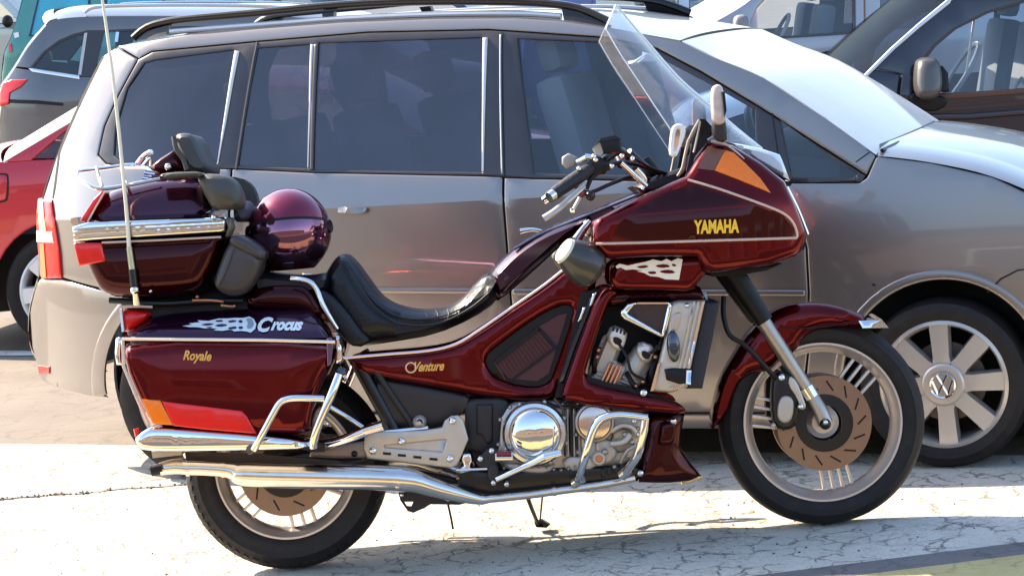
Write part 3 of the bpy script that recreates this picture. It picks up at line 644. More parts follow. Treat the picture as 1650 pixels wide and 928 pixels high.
# --- handlebars
TB('handlebar',[(1008,262,-.14),(1004,246,-.20),(990,246,-.25),(962,268,-.32),(930,292,-.37)],[7]*5,BLKM,both=True)
TB('bar_riser',[(1078,296,-.06),(1045,274,-.10),(1012,246,-.14)],[7,7,8],BLKM,both=True)
TB('handlebar_grip',[(966,262,-.33),(925,290,-.38),(892,313,-.42)],[10,11,10],mat('grip_rubber',(.012,.011,.014),.6,bump=.4,bs=120),sub=3,both=True)
TB('grip_end',[(893,312,-.42),(885,318,-.43)],[9,8],CHR,sub=1,both=True)
TB('brake_lever',[(940,300,-.40),(920,318,-.43),(895,340,-.45),(876,352,-.455)],[5,5.5,6,6],mat('tan_alloy',(.5,.42,.34),.3,.9),flat=.6)
BP('brake_reservoir',[(966,226),(1000,222),(1002,246),(973,248)],BLK,-.36,th=.06,bul=.006,edge=.008)
BP('reservoir_face',[(955,240),(966,227),(973,246),(964,256)],mat('tan_paint',(.45,.38,.3),.5),-.352,th=.03)
BP('reservoir_lid',[(957,236),(968,223),(992,218),(999,224),(968,228)],BLKM,-.36,th=.07)
BP('switch_box',[(946,262),(962,250),(984,262),(975,280),(958,284)],BLK,-.365,th=.06,bul=.01,edge=.012)
BP('clutch_reservoir',[(906,253),(916,247),(932,254),(928,266),(914,272),(906,264)],mat('tan_grey',(.34,.29,.25),.45),-.30,th=.06,bul=.006,edge=.008)
for q in ([(930,262,-.34),(945,255,-.35)],[(942,252,-.35),(962,255,-.35)]): TB('switch_stem',q,[4,5],CHR,sub=1)
bolt([(933,272),(957,252),(960,258),(1002,252),(986,268),(1019,256)],4,-.385,CHR)
TB('brake_cable',[(945,305,-.36),(955,285,-.36),(978,272,-.33),(1000,262,-.28),(1040,270,-.2),(1085,290,-.15)],3.5,BLK)
TB('clutch_cable',[(925,300,-.34),(950,310,-.32),(985,296,-.28),(1020,285,-.22),(1060,292,-.15)],3.2,BLK)
TB('throttle_cable',[(985,240,-.33),(1010,248,-.3),(1050,272,-.22),(1090,284,-.15)],3,BLK)
TB('clutch_lever',[(1000,262,-.28),(1020,280,-.26),(1042,300,-.25)],[4,4.5,4],CHR); TB('clutch_lever_hinge',[(1025,272,-.26),(1040,290,-.25),(1036,306,-.25)],[4.5,4,3.5],CHR)
TB('steering_stem',[(1030,262,-.05),(1060,305,-.05)],[20,22],BLK,sub=1); BP('dash',[(1020,300),(1060,282),(1106,268),(1108,290),(1040,316)],BLK,-.2,sym=True,bul=.03,edge=.03)
MB().ball(P(936,312,-.36),7*PX,10).build('lever_knob',REDB,bike); MB().ball(P(951,316,-.36),8*PX,10).build('switch_knob',BLKM,bike); TB('choke_lever',[(936,316,-.36),(924,338,-.37)],2.8,TAN,sub=1); MB().ball(P(923,339,-.37),4.5*PX,8).build('lever_tip',CHR,bike)
TB('far_lever',[(838,373,.36),(858,370,.36),(880,374,.36)],[5,3.5,3],CHR)
BP('rear_view_mirror',[(1082,206),(1090,199),(1103,201),(1106,214),(1096,240),(1090,254),(1080,252),(1078,240)],mat('white_plastic',(.78,.74,.72),.35,0,.5),-.40,th=.03,bul=.008,edge=.008,holes=[[(1089,208),(1098,209),(1092,238),(1086,244)]],sm=1)
BP('mirror_face',[(1086,206),(1101,207),(1094,242),(1084,246)],MIRG,-.388,th=.006)
# inner fairing shield
BP('inner_shield',[(1106,276),(1110,258),(1116,226),(1128,192),(1136,192),(1149,206),(1146,222),(1120,252),(1112,278)],BLK,-.24,th=.02,sm=0,both=True)
TB('shield_edge',[(1092,284,-.245),(1100,270,-.25),(1109,228,-.25),(1127,194,-.25)],2.4,mat('tan_rubber_edge',(.42,.33,.25),.5),sub=2,both=True)
TB('shield_rib',[(1118,246,-.25),(1122,228,-.25),(1128,196,-.25)],1.8,TAN,sub=2)
TB('windshield_mount',[(1150,207,-.24),(1151,218,-.24),(1140,226,-.24)],2,TAN,sub=3,both=True)
BP('mirror_stalk',[(1150,190),(1168,186),(1172,210),(1172,230),(1154,226),(1148,212)],DGR,-.33,th=.05,bul=.012,edge=.014,both=True,sm=1)
BP('side_mirror',[(1147,143),(1153,136),(1163,137),(1167,150),(1170,176),(1170,196),(1160,202),(1149,196),(1147,176)],mat('pink_white_plastic',(.55,.42,.36),.35,0,.4,.45,30),-.40,th=.05,bul=.012,edge=.012,both=True,sm=1)
BP('side_mirror_glass',[(1164,148),(1168,150),(1171,178),(1168,188)],BLK,-.405,th=.08,both=True)
# windshield: curved sheet through centre line and the two side edges
ctr=[(991,9),(1040,68),(1090,126),(1140,170),(1185,208),(1226,240)]; side=[(976,47),(1000,88),(1026,127),(1053,168),(1079,207),(1098,236)]
rows=[]
for (a,b) in zip(catmull([Vector((*q,0)) for q in ctr],3),catmull([Vector((*q,0)) for q in side],3)):
    C=P(a.x,a.y,0); E=P(b.x,b.y,-.26); row=[]
    for k in range(-8,9):
        t=k/8; y=.26*math.sin(t*math.pi/2)*(.6+.4*abs(t)); y=.26*t
        s=1-math.sqrt(max(0,1-t*t*.9))/(1); s=(1-math.cos(t*1.25))/(1-math.cos(1.25)); p=C.lerp(Vector((E.x,0,E.z)),s); row.append(Vector((p.x,y,p.z)))
    rows.append(row)
V=[];Fc=[];m_=len(rows[0])
for dy in (0,.004):
    for r_ in rows:
        for p in r_: V.append(Vector((p.x-dy,p.y,p.z-dy*.4)))
nr=len(rows); N=nr*m_
for i in range(nr-1):
    for k in range(m_-1):
        a=i*m_+k; Fc+=[(a,a+1,a+m_+1,a+m_),(N+a,N+a+m_,N+a+m_+1,N+a+1)]
for i in range(nr-1):
    for k in (0,m_-1): a=i*m_+k; Fc.append((a,a+m_,N+a+m_,N+a))
for k in range(m_-1):
    for i in (0,nr-1): a=i*m_+k; Fc.append((a,a+1,N+a+1,N+a))
wsh=fin('windshield',V,Fc,WSH,bike)
EDG=mat('polished_acrylic_edge',(.85,.88,.9),.15,0,1)
for k in (0,m_-1): MB().tube([r_[k] for r_ in rows],.0018,6,1).build('windshield_edge',EDG,wsh)
MB().tube(rows[0],.0018,6,1).build('windshield_edge',EDG,wsh)
MB().tube([r_[m_//2]+Vector((.004,0,0)) for r_ in rows],[.003+.003*math.sin(i/(nr-1)*3.1) for i in range(nr)],8,1).build('windshield_ridge_sheen',EDG,wsh)  # pale tube added as the bright sheen of the sheet turning edge-on
# --- fork, fender
TB('fork_leg',[(1228,516,-.10),(1268,577,-.10),(1302,630,-.10)],[12.5,12,11],ALU,both=True,sub=1,n=18)
TB('fork_cover',[(1150,400,-.10),(1190,455,-.10),(1232,518,-.10)],[20,18.5,14.5],BLK,both=True,sub=1,n=18)
TB('fork_clamp',[(1298,624,-.10),(1308,640,-.10)],[13.5,13],CHR,both=True,sub=1,n=18)
TB('axle_carrier',[(1308,638,-.10),(1322,662,-.105),(1330,682,-.105)],[11,12,13],ALU,both=True)
bolt([(1330,683)],9,-.13,BLKM,'axle_nut',h=.012); bolt([(1330,680)],4.5,-.145,CHR,'axle_cap')
YFD=lambda x,z:-.085
ff=BP('front_fender',[(1180,582),(1200,548),(1222,522),(1246,502),(1278,490),(1310,487),(1346,491),(1384,503),(1404,514),(1390,530),(1350,530),(1318,533),(1297,546),(1286,566),(1262,580),(1240,600),(1214,603),(1197,614),(1186,636),(1176,667),(1152,694),(1147,690),(1150,660),(1163,612)],MAR,YFD,sym=True,bul=.045,edge=.035,g=.02,sm=1)
for i,q in enumerate(([(1383,517),(1421,515),(1432,528),(1390,529)],[(1400,507),(1405,505),(1422,515),(1412,517)])): BP('fender_tip',q,CHR,-.09,sym=(i==0),th=.02,par=bike)
TB('fender_crease',[(1255,524,-.088),(1290,529,-.089),(1340,524,-.088),(1384,516,-.08)],1.6,MARD)
TB('brake_hose',[(1166,478,-.12),(1166,510,-.14),(1176,540,-.15),(1200,556,-.15),(1228,585,-.14),(1250,610,-.12)],4,BLK)
TB('hose_guide',[(1200,558,-.15),(1214,545,-.15)],3,MARD,sub=1)
BP('brake_caliper',[(1246,606),(1256,598),(1282,608),(1290,640),(1286,684),(1270,694),(1248,690),(1243,650)],BLKM,-.125,th=.06,bul=.012,edge=.014,both=True,sm=1)
BP('caliper_piston',[(1258,640),(1268,637),(1278,642),(1280,660),(1274,680),(1262,682),(1253,674),(1253,656)],mat('tan_caliper',(.5,.43,.37),.45,.5),-.138,th=.03,bul=.006,edge=.010,sm=1)
BP('caliper_bracket',[(1272,604),(1284,614),(1294,640),(1300,656),(1292,662),(1284,640),(1270,620)],TAN,-.132,th=.02,bul=.004,edge=.005,sm=1)
bolt([(1259,608)],6,-.14,CHR); bolt([(1290,655)],5,-.14,CHR); bolt([(1246,685)],4,-.13,TAN)
# --- trunk
ZT=P(240,356,-.25).z
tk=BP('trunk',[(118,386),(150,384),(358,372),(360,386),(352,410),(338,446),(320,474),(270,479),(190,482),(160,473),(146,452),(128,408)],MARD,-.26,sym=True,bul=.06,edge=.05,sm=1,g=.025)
BP('trunk_lid',[(141,360),(152,338),(167,311),(204,299),(256,288),(314,285),(330,300),(341,352),(240,356)],mat('trunk_lid_sky_purple',(.05,.004,.020),.16,.7,.6,.1,3),lambda x,z:-.262+max(0,z-ZT)*.55,tk,sym=True,bul=.05,edge=.045,sm=1,g=.025)  # purple of the reflected sky mixed into the lid's maroon base
BP('trunk_band',[(116,366),(141,358),(250,354),(358,350),(362,358),(361,374),(250,381),(150,387),(118,390)],CHR,-.268,tk,sym=True,bul=.008,edge=.008)
for k in (0,1,2): TB('band_rib',[(118,370+k*6,-.272),(150,367+k*6,-.273),(360,355.5+k*6,-.273)],1.5,CHRW,tk,sub=1,n=6)
TB('trunk_stripe',[(164,391,-.265),(260,387,-.266),(356,382,-.266)],1.7,CREAM,tk,sub=1,n=6)
BP('trunk_reflector',[(118,392),(140,391),(163,391),(170,421),(127,429)],REDL,-.266,tk,th=.03,bul=.006,edge=.008)
BP('rear_reflector',[(128,356),(150,322),(164,308),(168,311),(152,338),(140,359)],REDL,-.24,tk,th=.12,bul=.004,edge=.005)
TB('lid_trim',[(141,358,-.245),(154,334,-.245),(168,310,-.24)],1.6,CREAM,tk,sub=1,n=6)
BP('trunk_latch',[(114,352),(124,350),(127,360),(120,364),(114,360)],CHR,-.1,tk,th=.2)
bolt([(344,350)],4,-.28,CHR,par=tk); bolt([(243,469)],3,-.27,CHR,par=tk)
BP('trunk_handle',[(360,352),(370,354),(374,366),(368,380),(362,380),(366,366)],mat('olive_plastic',(.16,.13,.09),.4),-.24,tk,th=.1,bul=.01,edge=.01)
# passenger armrest, backrest
BP('armrest',[(314,288),(322,279),(362,281),(380,294),(389,315),(390,330),(382,338),(345,338),(335,330)],GLEA,-.29,th=.12,bul=.04,edge=.04,both=True,sm=1)
BP('armrest_strap',[(255,285),(262,279),(290,277),(322,276),(330,284),(300,285),(268,289)],GLEA,-.285,th=.08,bul=.012,edge=.014,both=True,sm=1)
BP('lumbar_pad',[(374,330),(390,320),(402,334),(403,350),(394,358),(374,358)],mat('blue_grey_leather',(.07,.07,.09),.5,bump=.3),-.12,sym=True,bul=.04,edge=.03,sm=1)
BP('backrest_pad',[(279,220),(286,214),(304,214),(314,222),(326,250),(342,279),(318,278),(302,276),(288,246)],GLEA if False else mat('dark_grey_leather',(.05,.046,.048),.5,bump=.3,bs=160),-.16,sym=True,bul=.04,edge=.035,sm=1)
TB('backrest_piping',[(280,221,-.14),(284,240,-.15),(296,258,-.15),(301,274,-.15)],4,GLEA,sub=3)
BP('backrest_support',[(238,271),(256,256),(282,240),(292,258),(302,276),(280,276),(254,281)],MARD,-.12,sym=True,bul=.02,edge=.02)
bolt([(271,269)],6,-.13,CHR,'backrest_knob')
# luggage rack
rk=empty('luggage_rack',Matrix()); rk.parent=bike
def RK(nm,pts,r=3.2,m=CHR): return MB().tube([P(*p) for p in pts],r*PX,8,3).build(nm,m,rk)
RK('rack_tube',[(100,262,-.02),(120,282,-.14),(134,293,-.2),(152,303,-.22),(172,304,-.22),(215,297,-.21),(258,288,-.20)])
RK('rack_tube',[(126,276,.18),(170,271,.2),(213,266,.2),(238,272,.18),(250,282,.12)])
RK('rack_tube',[(122,284,-.14),(124,278,0),(126,275,.18)])
for t in (.2,.4,.6,.8): RK('rack_bar',[(134+18*t*0+ (152-126)*0+  (126+ (142-126)*(1-t)),  275+(298-275)*(1-t),-.2+.38*t),(236-8*(1-t),271+(292-271)*(1-t),-.2+.38*t)],2.4)
for u in (165,205): RK('rack_bar',[(u,302-(u-165)*.12,-.21),(u-6,285,0),(u-10,270,.19)],3)
RK('rack_hook',[(222,264,.05),(232,252,.02),(244,245,.0)],[4,5,5] and 4.5); RK('rack_hook',[(232,266,-.05),(242,256,-.05),(243,268,-.05)],3)
# speaker pouch between trunk and seat
pc=BP('side_pouch',[(343,452),(358,410),(372,384),(390,388),(424,408),(418,440),(400,470),(384,478),(362,476),(345,464)],POU,-.27,th=.16,bul=.03,edge=.03,both=True,sm=1)
BP('pouch_lid',[(368,384),(378,378),(394,382),(427,404),(424,421),(400,412),(370,396)],POU,-.277,th=.17,bul=.02,edge=.016,both=True,sm=1)
TB('pouch_seam',[(376,400,-.276),(362,440,-.276),(350,462,-.272)],1.2,GLEA,sub=2)
# rack under trunk
TB('trunk_support',[(176,484,-.2),(260,489,-.2),(330,485,-.2),(392,484,-.2)],[5,5,5,5],BLKM,both=True); TB('support_strip',[(196,494,-.2),(222,493,-.2),(246,494,-.2)],3,CREAM)
TB('support_strip',[(310,484,-.22),(340,484,-.22),(360,486,-.22)],2.5,COP); TB('support_strip',[(356,492,-.22),(378,494,-.22)],2.5,COP); bolt([(377,493),(318,478)],3,-.23,COP)
BP('tail_panel',[(196,486),(300,482),(420,486),(420,510),(260,512),(210,506)],BLK,-.16,sym=True)
# --- saddlebags
sb=BP('saddlebag',[(199,548),(540,552),(536,584),(515,625),(502,672),(500,702),(400,700),(300,692),(243,686),(220,640),(199,590)],MAR,-.42,th=.24,bul=.035,edge=.025,crown=.012,sm=1,g=.025)
sbl=BP('saddlebag_lid',[(199,546),(206,538),(227,522),(247,510),(290,503),(413,497),(486,497),(502,500),(516,520),(528,542),(528,548)],mat('bag_lid_sky_purple',(.04,.007,.03),.18,.7,.5),lambda x,z:-.405+max(0,(z-.64))*1.2,sb,th=.2,bul=.025,edge=.03,sm=1,g=.02)  # sky's purple reflection put into the bag lid's base colour
TB('bag_stripe',[(196,546,-.427),(300,547,-.428),(420,548,-.428),(540,551,-.426)],2.6,mat('pale_bag_strip',(.8,.66,.58),.25,.6),sb,sub=1,n=6)
TB('bag_edge_trim',[(198,548,-.42),(199,590,-.42),(220,640,-.42),(240,684,-.42)],2.6,CREAM,sb,sub=1,n=6)
BP('amber_reflector',[(228,643),(258,645),(279,685),(246,683)],AMB,-.434,sb,th=.02,bul=.004,edge=.005)
BP('red_reflector',[(260,646),(325,654),(390,662),(398,671),(414,699),(330,692),(279,686)],REDL,-.434,sb,th=.02,bul=.004,edge=.005)
BP('tail_light',[(193,499),(218,500),(243,503),(236,514),(220,527),(206,535),(197,534)],REDL,-.2,th=.1,bul=.02,edge=.02,sm=1,both=True)
BP('tail_light_trim',[(192,498),(196,498),(200,534),(196,535)],WHT,-.205,th=.03)
BP('bag_hinge',[(186,545),(194,542),(198,552),(196,588),(187,588),(184,570)],CHR,-.36,th=.14,bul=.01,edge=.01,par=sb)
BP('bag_latch',[(540,540),(546,541),(551,560),(552,580),(546,588),(539,585),(541,560)],CHR,-.41,th=.1,bul=.01,edge=.01,par=sb)
BP('bag_latch_trim',[(526,545),(534,544),(537,556),(533,588),(527,590)],mat('lilac_paint',(.1,.04,.1),.25,.2,1),-.428,th=.02,bul=.004,edge=.004,par=sb)
text('bag_lettering','Royale',BK,(295,579),(341,581),15,-.434,GOLD,sb,.35,.03)
YL=lambda x,z:-.4085+max(0,(z-.64))*1.2
text('lid_lettering','C',BK,(415,533),(441,534),23,YL,WHT,sb,.5,.045)
text('lid_lettering','rocus',BK,(436,531),(489,531),13,YL,WHT,sb,.5,.05)
fs=[(294,525),(310,523),(304,521),(322,519),(318,516),(336,517),(352,513),(366,513),(378,512),(392,512),(402,510),(409,514),(413,522),(411,530),(404,536),(398,534),(388,533),(378,534),(372,531),(358,533),(344,532),(350,529),(330,529),(318,527),(306,527)]
BP('skull_sticker',fs,WHT,YL,sb,th=.0012)
BLKS=mat('sticker_blue_black',(.03,.04,.09),.4)
for q in ([(322,523),(336,520),(346,522),(334,525)],[(344,524),(360,521),(368,524),(354,527)],[(366,517),(378,515),(382,518),(370,520)],[(384,516),(390,515),(391,520),(385,520)],[(384,526),(391,525),(391,530),(385,530)],[(366,528),(380,525),(382,529),(370,531)],[(346,516),(358,515),(360,518),(350,519)],[(330,527),(342,526),(340,529)]): BP('sticker_gap',q,BLKS,lambda x,z:YL(x,z)-.0016,sb,th=.001,sm=1)
BP('skull_jaw',[(396,513),(405,512),(410,522),(404,530),(397,528),(400,520)],mat('sticker_grey',(.3,.34,.36),.4),lambda x,z:YL(x,z)-.0016,sb,th=.001,sm=1)
# left bag (far side), plain copy
o=mirror(sb); mirror(sbl,0,o)
BP('bag_bumper',[(216,706),(232,693),(246,688),(330,694),(420,701),(497,711),(498,723),(420,725),(300,727),(230,727),(219,716)],CHR,-.43,th=.2,bul=.012,edge=.016,both=True,sm=1)
BP('bumper_end',[(486,713),(508,714),(524,717),(523,728),(500,727),(486,724)],BLKM,-.36,th=.1,both=True)
BP('bag_bumper_bracket',[(244,727),(262,728),(294,726),(292,733),(262,736),(246,738)],mat('tan_bracket',(.5,.42,.34),.4,.6),-.3,th=.08)
MB().tube([P(220,690,-.40),P(223,703,-.40)],5*PX,8,1).build('bumper_reflector',REDL,bike)
TB('bag_guard',[(409,724,-.45),(420,704,-.465),(438,670,-.47),(450,650,-.47),(462,643,-.47),(480,641,-.47),(522,642,-.46)],[5.5]*7,CHR,both=True)
TB('bag_guard_post',[(546,604,-.44),(534,635,-.46),(518,672,-.46),(506,705,-.45),(505,721,-.44)],[7,7,6.5,6.5,6],CHR,both=True)
BP('guard_cap',[(538,597),(546,592),(557,597),(558,604),(546,606),(540,603)],BLUEL,-.42,th=.06,bul=.01,edge=.01,both=True)
TB('guard_foot',[(402,726,-.43),(412,720,-.45)],[7,6],BLKM,sub=1)
# antenna
TB('antenna',[(152,-70,-.285),(165,0,-.285),(185,150,-.285),(203,330,-.285),(208,400,-.285)],[2.0,2.2,2.6,3.0,3.4],mat('cream_rod',(.75,.66,.52),.4,.2),sub=3,n=8)
TB('antenna_coil',[(208,398,-.285),(213,435,-.285)],[4.5,5],mat('olive_brass',(.5,.45,.28),.35,.6),sub=1)
TB('antenna_ferrule',[(213,434,-.285),(216,461,-.285)],[6.5,6.5],BLKM,sub=1); MB().ball(P(217,467,-.285),7.5*PX,10).build('antenna_joint',CHR,bike); TB('antenna_base',[(218,470,-.285),(221,490,-.27)],[4.5,6],CHRW,sub=1)

# ---------------------------------------------------------------- helmet resting on the passenger seat
hc=P(467,375,-.02); HM=BK.M@Matrix.Translation(hc); HF=Fr(HM)
hel=empty('helmet',HM,'glossy maroon full-face helmet with dark visor resting on the motorcycle seat','helmet')
def hs(u,th,r=1.): # direction grid on the shell; theta from the top
    s=.128; x=math.sin(th)*math.cos(u)*.128; y=math.sin(th)*math.sin(u)*.145; z=math.cos(th)*.137
    if z<0: k=1-.10*(z/.135)**2; x*=k; y*=k
    return Vector((x*r,y*r,z*r))
V=[];Fc=[];nu,nv=48,26
for j in range(nv+1):
    th=R(146)*j/nv
    for i in range(nu): V.append(hs(2*math.pi*i/nu,th))
b0=len(V)
for i in range(nu): V.append(hs(2*math.pi*i/nu,R(146),.86))
for i in range(nu): V.append(hs(2*math.pi*i/nu,R(120),.86))
Fc=[(j*nu+i,j*nu+(i+1)%nu,(j+1)*nu+(i+1)%nu,(j+1)*nu+i) for j in range(nv) for i in range(nu)]
Fc+=[(nv*nu+i,nv*nu+(i+1)%nu,b0+(i+1)%nu,b0+i) for i in range(nu)]+[(b0+i,b0+(i+1)%nu,b0+nu+(i+1)%nu,b0+nu+i) for i in range(nu)]+[tuple(b0+nu+i for i in range(nu))]
fin('shell',V,Fc,mat('helmet_maroon',(.20,.006,.035),.14,.6,.7,.06,4),hel)
def hpatch(name,u0,u1,t0,t1,r,m,nu=28,nv=12,th=.006,shape=None):
    V=[];Fc=[]
    for s in (1,1-th/.13):
        for j in range(nv+1):
            for i in range(nu+1):
                u=u0+(u1-u0)*i/nu; a=t0+(t1-t0)*j/nv
                if shape: a=shape(i/nu,j/nv)
                V.append(hs(u,a,r*s))
    w=nu+1;n=w*(nv+1)
    for j in range(nv):
        for i in range(nu): a=j*w+i; Fc+=[(a,a+1,a+w+1,a+w),(n+a,n+a+w,n+a+w+1,n+a+1)]
    for i in range(nu):
        for j in (0,nv): a=j*w+i; Fc.append((a,a+1,n+a+1,n+a))
    for j in range(nv):
        for i in (0,nu): a=j*w+i; Fc.append((a,a+w,n+a+w,n+a))
    return fin(name,V,Fc,m,hel)
VIS=mat('smoked_purple_visor',(.24,.10,.16),.03,.95,.3,.05,3)
hpatch('visor',R(-150),R(-22),R(78),R(128),1.035,VIS,shape=lambda s,t:R(80-6*math.sin(s*math.pi)+ (t*(44+10*math.sin(s*math.pi)))))
hpatch('visor_seal',R(-154),R(-18),R(78),R(128),1.02,BLK,shape=lambda s,t:R(76-6*math.sin(s*math.pi)+(t*(51+11*math.sin(s*math.pi)))))
for u in (-158,-16): 
    c=hs(R(u),R(86),1.03); n_=hs(R(u),R(86)).normalized()
    MB().tube([c-n_*.006,c+n_*.0035],[.024,.020],16,1).build('visor_pivot',MARD,hel)
hpatch('chin_bar',R(-140),R(-40),R(129),R(143),1.02,mat('helmet_maroon_dark',(.045,.004,.012),.2,.3,1.),shape=lambda s,t:R(131-3*math.sin(s*math.pi)+t*13))
hpatch('chin_vent',R(-105),R(-82),R(131),R(140),1.035,CHRW,8,4)

for k in range(11): bolt([(812+k*11.5,754+3*math.sin(k))],2.6,-.222,ALU,'case_bolt')
for (u,v) in ((908,652),(930,650),(944,668),(928,700),(931,728),(990,752),(1010,735),(1028,690),(822,656),(806,676),(803,716)): bolt([(u,v)],3.4,-.222,ALU,'case_bolt')
for k in range(5): BP('case_rib',[(908+k*5,658),(911+k*5,658),(912+k*5,735),(909+k*5,735)],TAN if k%2 else DGR,-.208,th=.02,bul=.003,edge=.004)
for k in range(4): BP('case_rib',[(968+k*10,757-k*3),(974+k*10,754-k*3),(976+k*10,768-k*3),(970+k*10,770-k*3)],DGR,-.21,th=.02,bul=.003,edge=.004)
TB('wire_loom',[(880,648,-.21),(900,655,-.22),(918,650,-.23),(940,658,-.22),(962,650,-.21)],2.5,BLK); TB('wire_loom',[(893,642,-.22),(908,662,-.225),(903,690,-.22)],2.2,mat('brown_hose',(.10,.05,.03),.5))
TB('oil_line',[(1000,745,-.22),(1012,725,-.235),(1030,715,-.23)],3,ALU); TB('drain_pipe',[(985,715,-.225),(1005,712,-.235),(1015,700,-.23)],5,TAN)
bolt([(1022,678),(1030,700)],4.5,-.232,CHR,'hose_clip'); BP('gear_cover',[(982,700),(1006,694),(1020,708),(1012,728),(990,730)],mat('grey_casting',(.30,.28,.26),.4,.6),-.212,th=.03,bul=.01,edge=.012,sm=1)
for k in range(3): BP('cylinder_fin',[(953+k*1.9,606-k*7),(979+k*1.9,614-k*7),(978+k*1.9,617-k*7),(952+k*1.9,609-k*7)],TAN,-.203,th=.02,bul=.002,edge=.003)
for k in range(3): BP('cylinder_fin',[(1000+k*3.2,612-k*7),(1026+k*3.2,622-k*7),(1025+k*3.2,625-k*7),(999+k*3.2,615-k*7)],TAN,-.203,th=.02,bul=.002,edge=.003)
TB('spark_lead',[(996,552,-.23),(1010,575,-.245),(1018,600,-.235),(1040,612,-.22)],2.4,BLK); TB('spark_lead',[(1042,572,-.23),(1060,560,-.24),(1066,545,-.22)],2.4,BLK)
# ---------------------------------------------------------------- cars
SIL=mat('silver_car_paint',(.25,.226,.214),.305,.8,.75,.04,2.5,rv=.02,dirt=.06)
BLKT=mat('black_window_trim',(.022,.017,.018),.32,0,.4,.15,6)
GAP=mat('panel_gap_rubber',(.006,.006,.006),.7)
GLT=glass('tinted_glass',(.17,.18,.24),.10,film=.07,lo=.03,fc=(.34,.30,.50)); GLF=glass('clear_car_glass',(.80,.87,.93),.07,film=.06,lo=.03,fc=(.36,.50,.60)); GLW=glass('windscreen_sheen_glass',(.45,.52,.56),.22,film=.62,lo=.5,fc=.75); GLC=glass('dark_windscreen_glass',(.42,.46,.52),.03,film=.01,gmax=.12)  # GLW: white diffuse layer puts the bright sky reflection into the pane colour
SEAT=mat('dark_seat_cloth',(.13,.14,.16),.8,bump=.2); INT=mat('dark_interior',(.05,.05,.055),.7)
WTAN=mat('alloy_wheel_paint',(.56,.51,.46),.31,.45,.7,.06,10)
def circ(u,v,r,a0,a1,n=18,ry=None): return [(u+r*math.cos(R(a0+(a1-a0)*i/n)),v+(ry or r)*math.sin(R(a0+(a1-a0)*i/n))) for i in range(n+1)]
